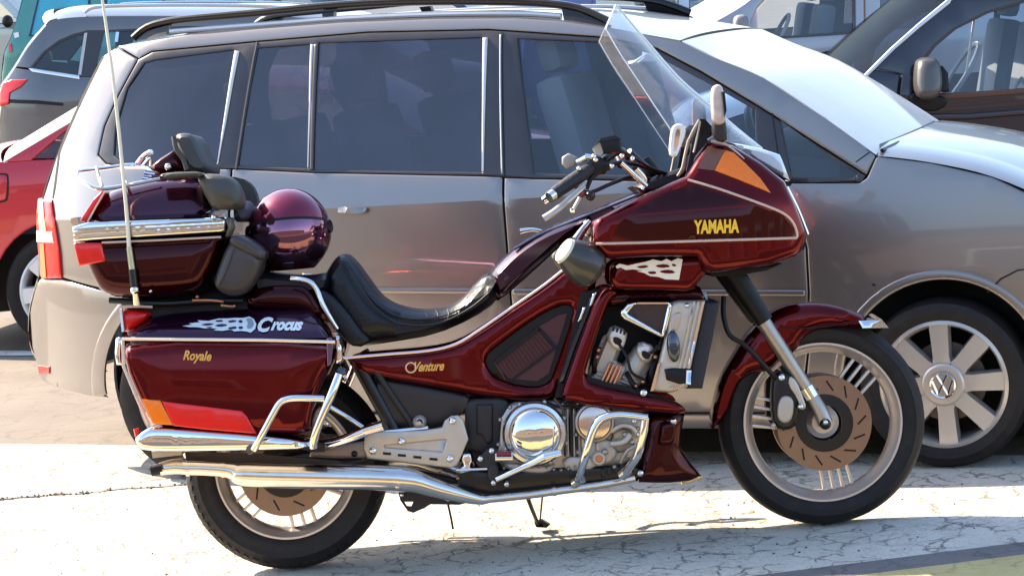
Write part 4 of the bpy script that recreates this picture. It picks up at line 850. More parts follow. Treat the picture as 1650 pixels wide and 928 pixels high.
class Car:
    def __init__(s,name,label,cat,origin,yaw,W,S,group=None,tilt=0.):
        s.M=Matrix.Translation(origin)@Matrix.Rotation(yaw,4,'Z')@Matrix.Rotation(-tilt,4,'X'); s.fr=Fr(s.M); s.W=W; s.S=S; s.mc=W/2; s.g=.09; s.zl=()
        s.root=empty(name,s.M,label,cat,group)
    def at(s,u,v): return s.fr.at(u,v,s.S)
    def panel(s,name,px,m,par=None,both=True,**k):
        k.setdefault('th',.015); k.setdefault('g',s.g); k.setdefault('zl',s.zl)
        return plate(name,px,m,par or s.root,s.S,fr=s.fr,both=both,mc=s.mc,**k)
    def skin(s,name,chain,m,crown=.06,bow=0.,n=14,par=None,th=.012,off=0.,flat=False):
        """a panel bridging the near and the far side along a chain of side points (roof, bonnet, screens)"""
        C=[s.at(u,v) if not isinstance(u,Vector) else u for u,v in chain] if not isinstance(chain[0],Vector) else chain
        C=catmull(C,4) if len(C)>2 else [C[0].lerp(C[1],i/6) for i in range(7)]
        V=[];Fc=[];w=n+1
        for dz in (0,-th):
            for p in C:
                for k in range(w):
                    t=k/n; b=4*t*(1-t); b=1-(abs(2*t-1))**2.6
                    V.append((p.x+bow*b,p.y+(s.W-2*p.y)*t,p.z+crown*b+dz+off))
        N=len(C)*w
        for i in range(len(C)-1):
            for k in range(n): a=i*w+k; Fc+=[(a,a+1,a+w+1,a+w),(N+a,N+a+w,N+a+w+1,N+a+1)]
        for i in range(len(C)-1):
            for k in (0,n): a=i*w+k; Fc.append((a,a+w,N+a+w,N+a))
        for k in range(n):
            for i in (0,len(C)-1): a=i*w+k; Fc.append((a,a+1,N+a+1,N+a))
        return fin(name,V,Fc,m,par or s.root)
    def wheel(s,u,v,Rt,Rr,nsp,y0=.03,tw=.2,spoke_w=.05,far=True,a0=0.,logo=True,m=None,local=None):
        m=m or WTAN
        c=local or s.fr.at(u,v,y0)
        for side in ((0,1) if far else (0,)):
            sg=1 if side==0 else -1; cy=c.y if side==0 else s.W-c.y; cc=(c.x,cy,Rt)
            L=lambda pr:[(r,y*sg) for r,y in pr]
            wh=MB().lathe(cc,L([(Rr,.012),(Rr-.012,.006),(Rr-.02,.02),(Rr-.03,.10),(Rr-.03,tw-.02),(Rr,tw-.02)]),56).build('wheel',m,s.root)
            MB().lathe(cc,L([(Rr-.004,.014),(Rr+.01,.004),(Rr+(Rt-Rr)*.45,-.004),(Rr+(Rt-Rr)*.8,.006),(Rt-.006,.03),(Rt,.055),(Rt,tw-.05),(Rt-.02,tw-.01),(Rr-.004,tw-.02)]),64).build('tyre',RUB,wh)
            MB().lathe(cc,L([(0,.085),(Rr*.62,.085),(Rr*.62,.10),(0,.10)]),32,close=False).build('brake_disc',mat('car_disc',(.2,.17,.15),.5,.6) if 'car_disc' not in bpy.data.materials else bpy.data.materials['car_disc'],wh)
            for k in range(nsp):
                a=a0+2*math.pi*k/nsp; ca,sa=math.cos(a),math.sin(a); r0=Rr*.22;r1=Rr-.008
                w0=spoke_w*.5*.92;w1=spoke_w*.5*1.08
                pts=[]
                for yy in (.012,.05):
                    for r,w_ in ((r0,w0*1.3),(Rr*.42,w0),(r1,w1)):
                        e=.006 if yy>.02 else 0; dy=.0 if r>r0 else .0
                        for q in (-1,1): pts.append((cc[0]+r*ca-q*(w_+e)*sa,cy+(yy+dy)*sg,cc[2]+r*sa+q*(w_+e)*ca))
                f=[(0,1,3,2),(2,3,5,4),(6,8,9,7),(8,10,11,9),(0,2,8,6),(2,4,10,8),(1,7,9,3),(3,9,11,5),(0,6,7,1),(4,5,11,10)]
                fin('spoke',pts,f,m,wh)
            hb=MB().lathe(cc,L([(0,-.002),(Rr*.30,.0),(Rr*.33,.006),(Rr*.34,.05),(0,.05)]),36,close=False).build('hub',m,wh)
            if logo and side==0:
                rl=Rr*.19
                MB().lathe((cc[0],cy,cc[2]),[(0,-.006),(rl*1.12,-.006),(rl*1.15,.004)],32,close=False).build('hub_cap',ALU,wh)
                MB().lathe((cc[0],cy,cc[2]),[(rl*.92,-.007),(rl*1.06,-.010),(rl*1.1,-.006)],32).build('emblem_ring',CHR,wh)
                e=MB()
                def bar(x0,z0,x1,z1):
                    p0=Vector((cc[0]+x0*rl,cy-.008,cc[2]+z0*rl));p1=Vector((cc[0]+x1*rl,cy-.008,cc[2]+z1*rl)); e.tube([p0,p1],rl*.10,6,1)
                bar(-.42,.85,0,.12);bar(.42,.85,0,.12);bar(-.85,.42,-.4,-.75);bar(-.4,-.75,0,.0);bar(0,.0,.4,-.75);bar(.4,-.75,.85,.42)
                e.build('wheel_emblem',CHR,wh)
def belly(c,x0,x1,z0,z1,y0=.22):
    MB().box(((x0+x1)/2,c.W/2,(z0+z1)/2),(x1-x0,c.W-2*y0,z1-z0)).build('underbody',GAP,c.root)
def seat(c,x,y,z0=.35,rake=-.22,h=.62,w=.46,head=True,par=None,face=1):
    m=MB(); q=Matrix.Rotation(rake*face,3,'Y')
    m.box((x,y,z0+h/2+.1),(.12,w,h),q,.04); m.box((x+.25*face,y,z0+.1),(.48,w,.16),None,.05)
    s_=m.build('seat',SEAT,c.root)
    if head: MB().box((x+rake*face*.42-0.0,y,z0+h+.19),(.09,.26,.17),q,.04).build('headrest',SEAT,s_)
    return s_

# ---- silver people carrier right behind the motorcycle
g0=G(1530,757); W=1.74
ZC=.985
def _tab(pts):
    q=catmull([Vector((a,b,0)) for a,b in pts],12); return [p.x for p in q],[p.y for p in q]
_lo=_tab([(-.2,.12),(.15,.05),(.3,.022),(.5,.008),(.72,.0),(.985,.008)]); _hi=_tab([(.985,.008),(1.11,.050),(1.3,.118),(1.5,.20),(1.62,.262),(1.8,.38)])
_sm=_tab([(-.2,.12),(.15,.05),(.3,.022),(.5,.004),(.72,.014),(.9,.036),(1.05,.072),(1.2,.118),(1.35,.168),(1.5,.222),(1.62,.268),(1.8,.38)])
def SV(x,z):
    y=float(np.interp(z,*(_lo if z<ZC else _hi)))
    t=min(1,max(0,(x+1.05)/.55)); y=y*(1-t)+float(np.interp(z,*_sm))*t
    if x<-2.85: y+=.30*((-2.85-x)/.70)**2
    if x>.35: y+=.30*((x-.35)/.6)**2*.6
    return min(y,.7)
vw=Car('people_carrier','silver-grey people carrier with roof rails parked right behind the motorcycle','people carrier',g0+Vector((0,0,0)),R(-18.5),W,SV,tilt=R(1.2)); vw.g=.055; vw.zl=(ZC,)
Gt=[(158,250),(168,205),(190,155),(222,97),(245,84),(414,68),(594,53),(788,49),(834,52),(978,62),(1058,80),(1130,118),(1220,172),(1330,243),(1394,283),(1388,293),(1370,295),(1271,294),(860,288),(790,284),(500,278),(380,272),(200,268),(172,264)]
W1=[(183,250),(186,205),(205,142),(232,102),(250,97),(374,81),(381,85),(352,258),(345,268),(198,263)]
W2=[(415,78),(499,72),(496,272),(382,267)]
W3=[(513,70),(776,61),(777,278),(504,274)]
W4=[(834,63),(978,69),(1050,88),(1130,129),(1216,178),(1218,285),(860,280)]
W5=[(1256,194),(1330,247),(1380,282),(1374,288),(1275,287)]
Q=[(62,446),(66,330),(75,300),(95,240),(118,185),(145,130),(165,92),(188,77),(221,96),(189,155),(167,204),(157,250),(171,265),(200,269),(371,273),(371,447)]+circ(328,608,163,-73,-133,8)+[(188,470),(100,447)]
Bp=[(60,449),(100,450),(187,473)]+circ(328,608,163,-135,-190,8)+[(172,641),(150,640),(100,629),(66,613),(50,562),(46,500)]
D1=[(374,273),(500,279),(788,285),(809,286),(815,400),(828,560),(830,664),(492,664)]+circ(328,608,163,-1,-72,10)
D2=[(812.5,287),(860,289),(1250,295),(1264,296),(1286,350),(1298,400),(1301.5,470),(1301.5,560),(1291,664),(833,664),(831,560),(818,400)]
Ff=[(1266,296),(1385,295.5),(1397,287),(1412,252),(1500,262.5),(1600,285.5),(1700,332.5),(1800,415.5),(1870,520),(1890,620),(1860,690),(1692,690)]+circ(1520,612,166,15,-198,26)+[(1293.5,664),(1304,560),(1304,470),(1300.5,400),(1288.5,350)]
Rf=[(190,75),(300,56),(420,46),(550,36),(700,30),(830,29),(900,33),(960,42),(1050,58),(1097,66),(1150,92),(1230,125),(1330,190),(1412,250),(1396,282),(1332,241),(1221,170),(1131,116),(1058.5,78),(978,60.5),(834,50.5),(788,47.5),(594,51.5),(414,66.5),(245,82.5),(223,94.5)]
vw.panel('rear_quarter',Q,SIL,bul=.006,edge=.008); vw.panel('rear_bumper',Bp,SIL,bul=.01,edge=.012); vw.panel('front_fender',Ff,SIL,bul=.006,edge=.008,zl=())
rd=vw.panel('rear_door',D1,SIL,bul=.005,edge=.006); fd=vw.panel('front_door',D2,SIL,bul=.005,edge=.006); vw.panel('roof_side',Rf,SIL,bul=.006,edge=.008)
vw.panel('inner_shell',Q+D1[::-1] if False else [(75,446),(80,320),(130,180),(185,85),(300,60),(700,34),(960,46),(1100,70),(1400,255),(1600,315),(1780,450),(1850,600),(1830,660)]+circ(1520,612,172,18,-198,26)+[(1300,676),(500,676)]+circ(328,608,169,-0,-175,20)+[(168,600),(120,560)],GAP,off=.02,th=.01,holes=[W1,W2,W3,W4,W5])
vw.panel('window_surround',Gt,BLKT,holes=[W1,W2,W3,W4,W5],off=.003,th=.02,bul=.004,edge=.006)
for nm,wp,gm in (('rear_quarter_window',W1,GLT),('vent_window',W2,GLT),('rear_door_window',W3,GLT),('front_door_window',W4,GLF),('corner_window',W5,GLF)):
    vw.panel(nm,wp,gm,off=.010,th=0,g=.2)
GLINT=mat('window_edge_glint',(.62,.58,.54),.3,.5,.5); BRST=mat('brown_strip',(.12,.09,.085),.4)  # bright strips stand in for sun glints along the pillar edges
vw.panel('window_strip',[(378,82),(386,83),(365,195),(352,262),(350,262),(360,195)],GLINT,off=-.004,th=.014,bul=.006,edge=.005,both=True)
vw.panel('window_strip',[(500,72),(505.5,72),(501,180),(497.5,271),(495,271),(497.5,170)],GLINT,off=-.004,th=.014,bul=.006,edge=.005)
vw.panel('window_strip',[(506,72),(512,71),(504,273),(499,273)],BRST,off=-.003,th=.014,bul=.004,edge=.004)
vw.panel('window_strip',[(778,61),(786,61),(782,170),(779.5,277),(776,277),(776.5,170)],GLINT,off=-.004,th=.014,bul=.006,edge=.005)
vw.panel('window_strip',[(805,56),(808,56),(810,280),(807.5,280)],GLINT,off=-.004,th=.012,bul=.004,edge=.003)
vw.panel('pillar_seam',[(808.2,52),(810,52),(814,286),(812,286)],GAP,off=.001,th=.01); vw.panel('pillar_seam',[(413,68),(415,68),(381,272),(378.5,272)],BRST,off=-.002,th=.01)
vw.panel('pillar_seam',[(1243,182),(1245,183),(1262,294),(1259.5,294)],GAP,off=.001,th=.01)
vw.panel('sill',[(494,667),(1352,667),(1356,692),(490,692)],SIL,off=.012,bul=.008,edge=.01)
vw.panel('door_moulding',[(600,463),(815,464),(818,474),(600,473)],SIL,fr if False else rd,off=-.008,th=.014,bul=.006,edge=.006); vw.panel('door_moulding',[(826,465),(1298,467),(1298,477),(826,476)],SIL,fd,off=-.008,th=.014,bul=.006,edge=.006)
hd=vw.panel('door_handle',[(548,332),(592,333),(594,341),(585,345),(552,344),(545,339)],SIL,rd,off=-.028,th=.026,bul=.012,edge=.012,sm=1)
vw.panel('wheel_arch_trim',circ(1520,612,161,12,-196,40)+circ(1520,612,178,-196,12,26),SIL,off=-.004,th=.016,bul=.008,edge=.012,g=.05)
vw.panel('wheel_arch_trim',circ(328,608,159,-100,-190,24)+circ(328,608,181,-190,-100,16),SIL,off=-.008,th=.016,bul=.008,edge=.012,g=.05)
vw.panel('bumper_crease',[(70,588),(166,595),(170,640),(104,628),(72,612)],SIL,off=.004,th=.012) if False else None
tl=vw.panel('tail_lamp',[(62,320),(84,322),(90,360),(97,405),(100,448),(68,449),(62,400)],REDL,off=-.012,th=.03,bul=.008,edge=.01)
vw.panel('reverse_lens',[(61,371),(86,373),(89,391),(61,390)],mat('clear_lens',(.75,.68,.64),.15,0,.8),tl,off=-.016,th=.02,bul=.004,edge=.006)
vw.panel('orange_lens',[(67,325),(72,325),(77,371),(66,371)],mat('pale_orange_lens',(.75,.35,.2),.2,0,.8),tl,off=-.0155,th=.01); vw.panel('orange_lens',[(66,392),(73,392),(77,447),(69,447)],mat('orange_lens_two',(.7,.2,.06),.2,0,.8),tl,off=-.0155,th=.01)
vw.panel('bumper_reflector',[(60,588),(80,590),(80,602),(62,602)],REDL,off=-.006,th=.02,bul=.004,edge=.005)
vw.panel('tailgate_seam',[(166,90),(168,92),(120,190),(97,245),(90,300),(86,320),(84,320),(94,245),(118,186)],GAP,off=-.001,th=.01) if True else None
vw.panel('filler_cap_gap',[(1404,459),(1407,456),(1412,459),(1409,462)],GAP,off=-.001,th=.004)
vw.panel('bumper_seam',[(1590,470),(1612,448),(1640,434),(1660,432),(1660,434),(1641,436.5),(1614,450.5),(1592,472)],GAP,off=-.002,th=.006)
vw.panel('pillar_base_seam',[(1400,245),(1402,246),(1380,262),(1378,261)],GAP,off=-.001,th=.006)
# roof, screens, bonnet
vw.skin('roof',[(196,74),(300,55.5),(420,45.5),(550,35.5),(700,29.5),(830,28.5),(900,32.5),(960,41.5),(1050,57.5),(1096,65.5)],SIL,crown=.018,bow=0)
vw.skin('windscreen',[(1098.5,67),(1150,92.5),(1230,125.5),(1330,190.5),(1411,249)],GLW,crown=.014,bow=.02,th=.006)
BA=catmull([vw.at(u,v) for u,v in ((1414,251),(1500,262),(1600,285),(1700,332),(1800,415))],4)
BB=[p+Vector((0,.26,.030)) for p in BA]; BMID=[p+Vector((0,.07,.021)) for p in BA]; nb_=len(BA)
o=fin('wing_top',[*BA,*BMID,*BB],[(k*nb_+i,k*nb_+i+1,(k+1)*nb_+i+1,(k+1)*nb_+i) for k in (0,1) for i in range(nb_-1)],SIL,vw.root); mirror(o,W/2)
vw.skin('bonnet',[p.copy() for p in BB[::4]]+[BB[-1]+Vector((.06,-.05,-.16))],SIL,crown=.01,bow=.04)
vw.skin('front_bumper',[(1798,415),(1868,520),(1890,620),(1860,690)],SIL,crown=.0,bow=.12)
vw.skin('tailgate',[(62,446),(66,330),(95,240),(145,130),(188,76)],SIL,crown=.0,bow=-.06); vw.skin('tail_bumper',[(92,618),(50,562),(46,500),(60,448)],SIL,crown=0,bow=-.08)
vw.skin('windscreen_seam',[(1096,65.5),(1098.5,67)],GAP,crown=.0185,bow=.004,th=.012)
vw.skin('scuttle',[(1396,240),(1413,251)],BLK,crown=.008,bow=.04,th=.03)
wa=vw.at(1412,250); MB().tube([wa+Vector((.015,.03,.012)),wa+Vector((.03,.2,.018)),wa+Vector((.03,.5,.02))],[.007,.008,.005],8,3).build('wiper',BLK,vw.root)
ra=[vw.at(u,v)+Vector((0,.03,.012)) for u,v in ((210,68),(233,50),(272,40),(340,33),(420,26),(520,16),(617,10),(720,8),(820,9),(880,12),(930,20),(976,40))]
for o in (MB().tube(ra,.014,10,3,flat=1.2).build('roof_rail',BLKM,vw.root),): mirror(o,W/2)
vw.panel('rail_foot',[(212,66),(233,51),(268,41),(264,57),(240,63)],BLKM,off=-.01+.03,th=.03); vw.panel('rail_foot',[(514,22),(533,20),(532,36),(515,38)],BLKM,off=.03,th=.03); vw.panel('rail_foot',[(902,14),(930,20),(980,42),(975,46),(940,38),(906,33)],BLKM,off=.02,th=.03)
rr_=[vw.at(u,v)+Vector((0,.035,.004)) for u,v in ((268,54),(420,42.5),(550,32.5),(700,26),(830,25),(900,29))]
o=MB().tube(rr_,.011,8,3).build('sunlit_roof_band',mat('sunlit_roof_pale',(.6,.57,.55),.3,.6),vw.root); mirror(o,W/2)  # pale tube added for the sunlit roof showing under the rail
# far door mirror
fm=vw.fr.at(1515,229,W+.05); mm=MB(); mm.ball(fm,.12,16,(.75,.8,.5)); mm.build('door_mirror',mat('mirror_housing',(.03,.026,.028),.35,0,.6),vw.root)
# wheels
vw.wheel(1519,614,.2885,.217,8,y0=.0,spoke_w=.058,a0=R(92))
c_=vw.fr.at(300,612,.0); vw.wheel(0,0,.305,.217,8,local=Vector((c_.x,.01,c_.z)),spoke_w=.062,a0=.4)
x0=vw.at(328,608).x; x1=vw.at(1520,612).x
belly(vw,x0-.32,x1+.5,.27,.62,.26); 
MB().box(((x0+x1)/2,W/2,.4),(x1-x0-.85,W-.12,.36)).build('floor_pan',GAP,vw.root)
MB().box(((x0+x1)/2-.2,W/2,.66),(x1-x0+.1,W-.3,.06)).build('cabin_floor',INT,vw.root)
for y in (.42,W-.42): seat(vw,vw.at(900,280).x,y,.68); seat(vw,vw.at(560,280).x,y,.68,h=.55)
seat(vw,vw.at(300,270).x,W/2,.68,h=.5,w=1.2)
for u,v in ((328,608),(1520,612)):
    q=vw.at(u,v); o=MB().lathe((q.x,.0,q.z),[(.375,.03),(.375,.55),(.365,.55),(.365,.03)],40,R(-22),R(202)).lathe((q.x,.55,q.z),[(0,0),(.37,0),(.37,.01),(0,.01)],40,close=False).build('wheel_arch_liner',GAP,vw.root); mirror(o,W/2)
lz=vw.fr.at(905,165,.33); 
text('seat_lettering','Lvv',vw.fr,(907,168),(925,165),8,vw.fr.at(900,165,.36).y-.08,WHT,vw.root,.2,.01)
dx=vw.at(1240,288).x; MB().box((dx,W/2,.98),(.45,W-.36,.22),Matrix.Rotation(.15,3,'Y'),.06).build('dashboard',INT,vw.root)
sc_=Vector((vw.at(1120,280).x,W-.42,1.02)); sw=MB(); rot=Matrix.Rotation(R(65),3,'Y')
ring=[sc_+rot@Vector((.19*math.cos(a),.19*math.sin(a),0)) for a in np.linspace(0,2*math.pi,33)]
sw.tube(ring,.016,8,1)
for a in (R(90),R(-90),R(180)): sw.tube([sc_,sc_+rot@Vector((.18*math.cos(a),.18*math.sin(a),0))],.014,6,1)
sw.ball(sc_,.05,10); sw.build('steering_wheel',mat('grey_wheel_rim',(.16,.15,.15),.45),vw.root)
open('/tmp/dbg','w').write(repr(('VW crease z',vw.at(600,333),vw.at(600,275),vw.at(600,45),vw.at(600,660))))
# ---------------------------------------------------------------- the other parked cars
def SG(zb,x0,x1,tum=.25,r=.5,k=.5):
    def S_(x,z):
        y=.0 if z<zb else (z-zb)*tum
        if z<.35: y+=(.35-z)*.25
        if x<x0+r: y+=k*((x0+r-x)/r)**2*.5
        if x>x1-r: y+=k*((x-x1+r)/r)**2*.5
        return min(y,.75)
    return S_
def simple(name,label,cat,g,yaw,W,paint,S_,side,wins,glassm,surround,skins,wheels,Rt=.31,Rr=.21,extra=(),nsp=5,ground_px=None,fill=True,wm=None):
    c=Car(name,label,cat,g,R(yaw),W,S_)
    for nm,px,m,kw in side: c.panel(nm,px,m,**kw)
    for px,hs in surround: c.panel('window_surround',px,BLKT,off=-.003,th=.012,holes=hs)
    for i,wn in enumerate(wins): c.panel('side_window',wn,glassm,off=.006,th=0,g=.2)
    for nm,ch,m,cr,bw in skins: c.skin(nm,ch,m,crown=cr,bow=bw)
    xs=[]
    for u,v in wheels:
        q=c.fr.at(u,v,.0); xs.append(q.x); c.wheel(0,0,Rt,Rr,nsp,local=Vector((q.x,.01,Rt)),spoke_w=.075,a0=.5,logo=False,m=wm)
    if xs and fill:
        MB().box(((xs[0]+xs[-1])/2,W/2,.42),(abs(xs[-1]-xs[0])-.9,W-.12,.4)).build('floor_pan',GAP,c.root); belly(c,min(xs)-.5,max(xs)+.5,.2,.6,.26)
    return c
def wl(px): return px
# red saloon on the left
REDC=mat('red_car_paint',(.52,.015,.03),.25,.3,.8,.06,3)
gr=G(101,566)
rl=MB
RS=SG(.9,-.85,3.2,.3)
side=[('rear_wing',[(-128,420),(-140,340),(-110,290),(-30,266),(5,262),(48,259),(180,255),(186,330),(190,512),(213,512)]+circ(101,467,112,20,-178,18)+[(-12,500),(-100,520)],REDC,dict(bul=.006,edge=.01)),
 ('body_side',[(183,255),(560,240),(720,238),(800,250),(920,270),(1010,310),(1060,400),(1050,480),(1015,480)]+circ(905,405,112,0,-185,16)+[(790,458),(194,512),(188,330)],REDC,dict(bul=.006,edge=.01)),
 ('rear_pillar',[(2,262),(80,217),(160,170),(250,148),(420,138),(560,150),(640,190),(716,238),(700,238),(625,196),(550,160),(420,147),(255,157),(170,178),(105,212),(50,259)],REDC,dict(bul=.006,edge=.01))]
red=simple('red_saloon','glossy red car behind the people carrier with silver alloy wheel showing','car',gr,-2,1.66,REDC,RS,side,[[(54,256),(104,215),(172,182),(255,160),(300,156),(300,252)],[(310,252),(310,155),(420,150),(548,163),(620,198),(680,238)]],GLF,[],
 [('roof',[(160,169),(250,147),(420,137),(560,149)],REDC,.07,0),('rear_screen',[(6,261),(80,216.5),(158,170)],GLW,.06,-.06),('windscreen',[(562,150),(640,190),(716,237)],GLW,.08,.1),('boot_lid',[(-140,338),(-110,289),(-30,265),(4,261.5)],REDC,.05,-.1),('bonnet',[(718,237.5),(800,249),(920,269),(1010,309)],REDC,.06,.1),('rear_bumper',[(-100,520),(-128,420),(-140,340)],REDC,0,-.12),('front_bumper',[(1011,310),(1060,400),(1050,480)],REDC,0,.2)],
 [(101,467),(905,405)],.31,.232,nsp=7,wm=mat('sunlit_alloy_paint',(.80,.78,.76),.3,.1,.6))  # wheel colour raised to stand in for direct sun on the spokes
red.panel('filler_flap',[(-30,284),(8,281),(12,286),(11,318),(6,324),(-26,326),(-32,320)],REDC,off=-.004,th=.006,bul=.003,edge=.006,sm=1)
red.panel('flap_gap',[(-33,281),(10,278),(15,284),(14,320),(8,327),(-28,329),(-35,322)],GAP,off=-.001,th=.004,sm=1)
for y in (.45,1.2): seat(red,red.at(500,240).x,y,.28,h=.55); seat(red,red.at(250,240).x,y,.28,h=.5)
# dark grey estate, upper left
GRC=mat('grey_estate_paint',(.115,.112,.12),.3,.45,1.,.05,3)
ge=G(125,328); ES=SG(.95,-.78,3.6,.28,.6,.55)
GQ=[(53,109),(72,86),(95,69),(118,59),(140,53),(128,120)]
GW2=[(168,53),(300,45),(430,47),(420,108),(152,121)]; GW3=[(440,47),(560,55),(650,105),(430,108)]
top=[(26,108),(50,70),(80,36),(100,31),(140,28),(200,27),(300,27),(430,27),(520,32),(580,48),(690,110)]
side=[('rear_wing',[(2,170),(3,140),(24,110),(46,113),(128,124),(160,124),(165,230),(160,300),(140,305)]+circ(85,272,60,20,-185,14)+[(10,255),(-2,225)],GRC,dict(bul=.006,edge=.01)),
 ('body_side',[(163,124),(430,110),(690,112),(790,128),(830,160),(825,225),(790,232)]+circ(725,222,58,10,-185,12)+[(650,262),(170,300),(168,230)],GRC,dict(bul=.006,edge=.01)),
 ('roof_side',top+[(655,106),(560,53),(520,44),(430,44),(300,43),(165,50),(141,50),(117,56),(94,66),(70,84),(48,110)],GRC,dict(bul=.004,edge=.006))]
est=simple('grey_estate_car','dark grey estate car with red tail lamp and chrome window strip at upper left','car',ge,-3,1.72,GRC,ES,side,[GQ,GW2,GW3],GLF,[([(47,111),(70,84),(94,66),(117,56),(141,50),(165,50),(300,43),(430,44),(520,44),(562,53),(655,107),(430,110),(128,124)],[GQ,GW2,GW3])],
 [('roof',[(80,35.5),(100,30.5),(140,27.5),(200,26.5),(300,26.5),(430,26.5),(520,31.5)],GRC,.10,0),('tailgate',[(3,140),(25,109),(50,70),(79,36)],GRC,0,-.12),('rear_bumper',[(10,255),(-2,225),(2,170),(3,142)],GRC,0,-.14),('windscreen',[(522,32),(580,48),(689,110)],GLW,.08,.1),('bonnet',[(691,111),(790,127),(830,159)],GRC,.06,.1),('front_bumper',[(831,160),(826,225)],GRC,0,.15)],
 [(85,272),(725,222)],.32,.22)
est.panel('belt_trim',[(46,110.5),(52,110.5),(128,122),(128,128),(52,116)],CHR,off=-.008,th=.012,bul=.004,edge=.005)
est.panel('window_strip',[(136,54),(141,53),(131,121),(126,121)],mat('pale_pillar_strip',(.5,.45,.43),.3,.5),off=-.006,th=.012); est.panel('window_strip',[(187,52),(192,52),(190,68),(185,68)],CHR,off=-.006,th=.012)
est.panel('tail_lamp',[(0,150),(5,134),(18,129),(45,128),(34,140),(16,150),(14,168),(0,172)],REDL,off=-.012,th=.05,bul=.006,edge=.01)
est.panel('bumper_line',[(12,160),(60,162),(102,166),(102,171),(60,168),(12,166)],GAP,off=-.004,th=.01)
ra=[est.at(u,v)+Vector((0,.05,.05)) for u,v in ((135,30),(150,22),(200,19),(300,18),(430,20),(500,27))]
mirror(MB().tube(ra,.016,8,3).build('roof_rail',mat('pale_estate_rail',(.6,.58,.56),.25,.8),est.root),est.mc)
est.skin('roof_spoiler',[(74,40),(79,34),(92,30)],GRC,.09,-.12)
# teal van behind it
TEA=mat('teal_van_paint',(.03,.22,.20),.3,.1,.9,.06,3); CYG=glass('cyan_tinted_glass',(.12,.62,.85),.08,film=.8,lo=.75,fc=(.10,.50,.68))
gt=G(75,274); TS=SG(1.3,-.5,4.0,.16,.35,.4)
TW1=[(50,57),(56,30),(62,4),(70,-38),(142,-44),(142,36),(128,56)]; TW2=[(172,40),(172,-46),(262,-50),(262,34),(250,40)]; TW3=[(285,32),(285,-50),(350,-48),(400,26)]
side=[('body_side',[(2,120),(6,86),(18,58),(30,20),(42,-25),(62,-66),(200,-74),(340,-72),(380,-40),(430,24),(520,40),(560,80),(560,150),(535,165)]+circ(470,160,48,10,-185,10)+[(400,190),(150,214)]+circ(90,190,50,15,-185,10)+[(8,190),(0,160)],TEA,dict(holes=[TW1,TW2,TW3],bul=.02,edge=.02))]
tea=simple('teal_van','teal green van with large cyan tinted windows in the far upper left corner','van',gt,-2,1.8,TEA,TS,side,[TW1,TW2,TW3],CYG,[],
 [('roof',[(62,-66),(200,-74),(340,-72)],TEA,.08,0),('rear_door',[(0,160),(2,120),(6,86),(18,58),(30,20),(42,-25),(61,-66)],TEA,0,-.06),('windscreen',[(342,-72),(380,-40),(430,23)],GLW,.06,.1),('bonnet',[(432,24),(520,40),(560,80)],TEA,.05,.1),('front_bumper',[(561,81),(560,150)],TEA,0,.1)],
 [(90,190),(470,160)],.33,.22)
for wn in (TW1,TW2):
    n_=len(wn); cx=sum(p[0] for p in wn)/n_; cy=sum(p[1] for p in wn)/n_
    tea.panel('window_seal',[(cx+(u-cx)*1.08,cy+(v-cy)*1.05) for u,v in wn],mat('navy_seal',(.012,.02,.09),.4) if 'navy_seal' not in bpy.data.materials else bpy.data.materials['navy_seal'],holes=[wn],off=-.004,th=.01)
tea.panel('tail_lamp',[(22,54),(30,52),(31,60),(24,62)],mat('white_lamp',(.8,.75,.72),.2,0,.8),off=-.01,th=.02); tea.panel('tail_lamp',[(14,72),(18,70),(20,84),(15,85)],REDL,off=-.01,th=.02)
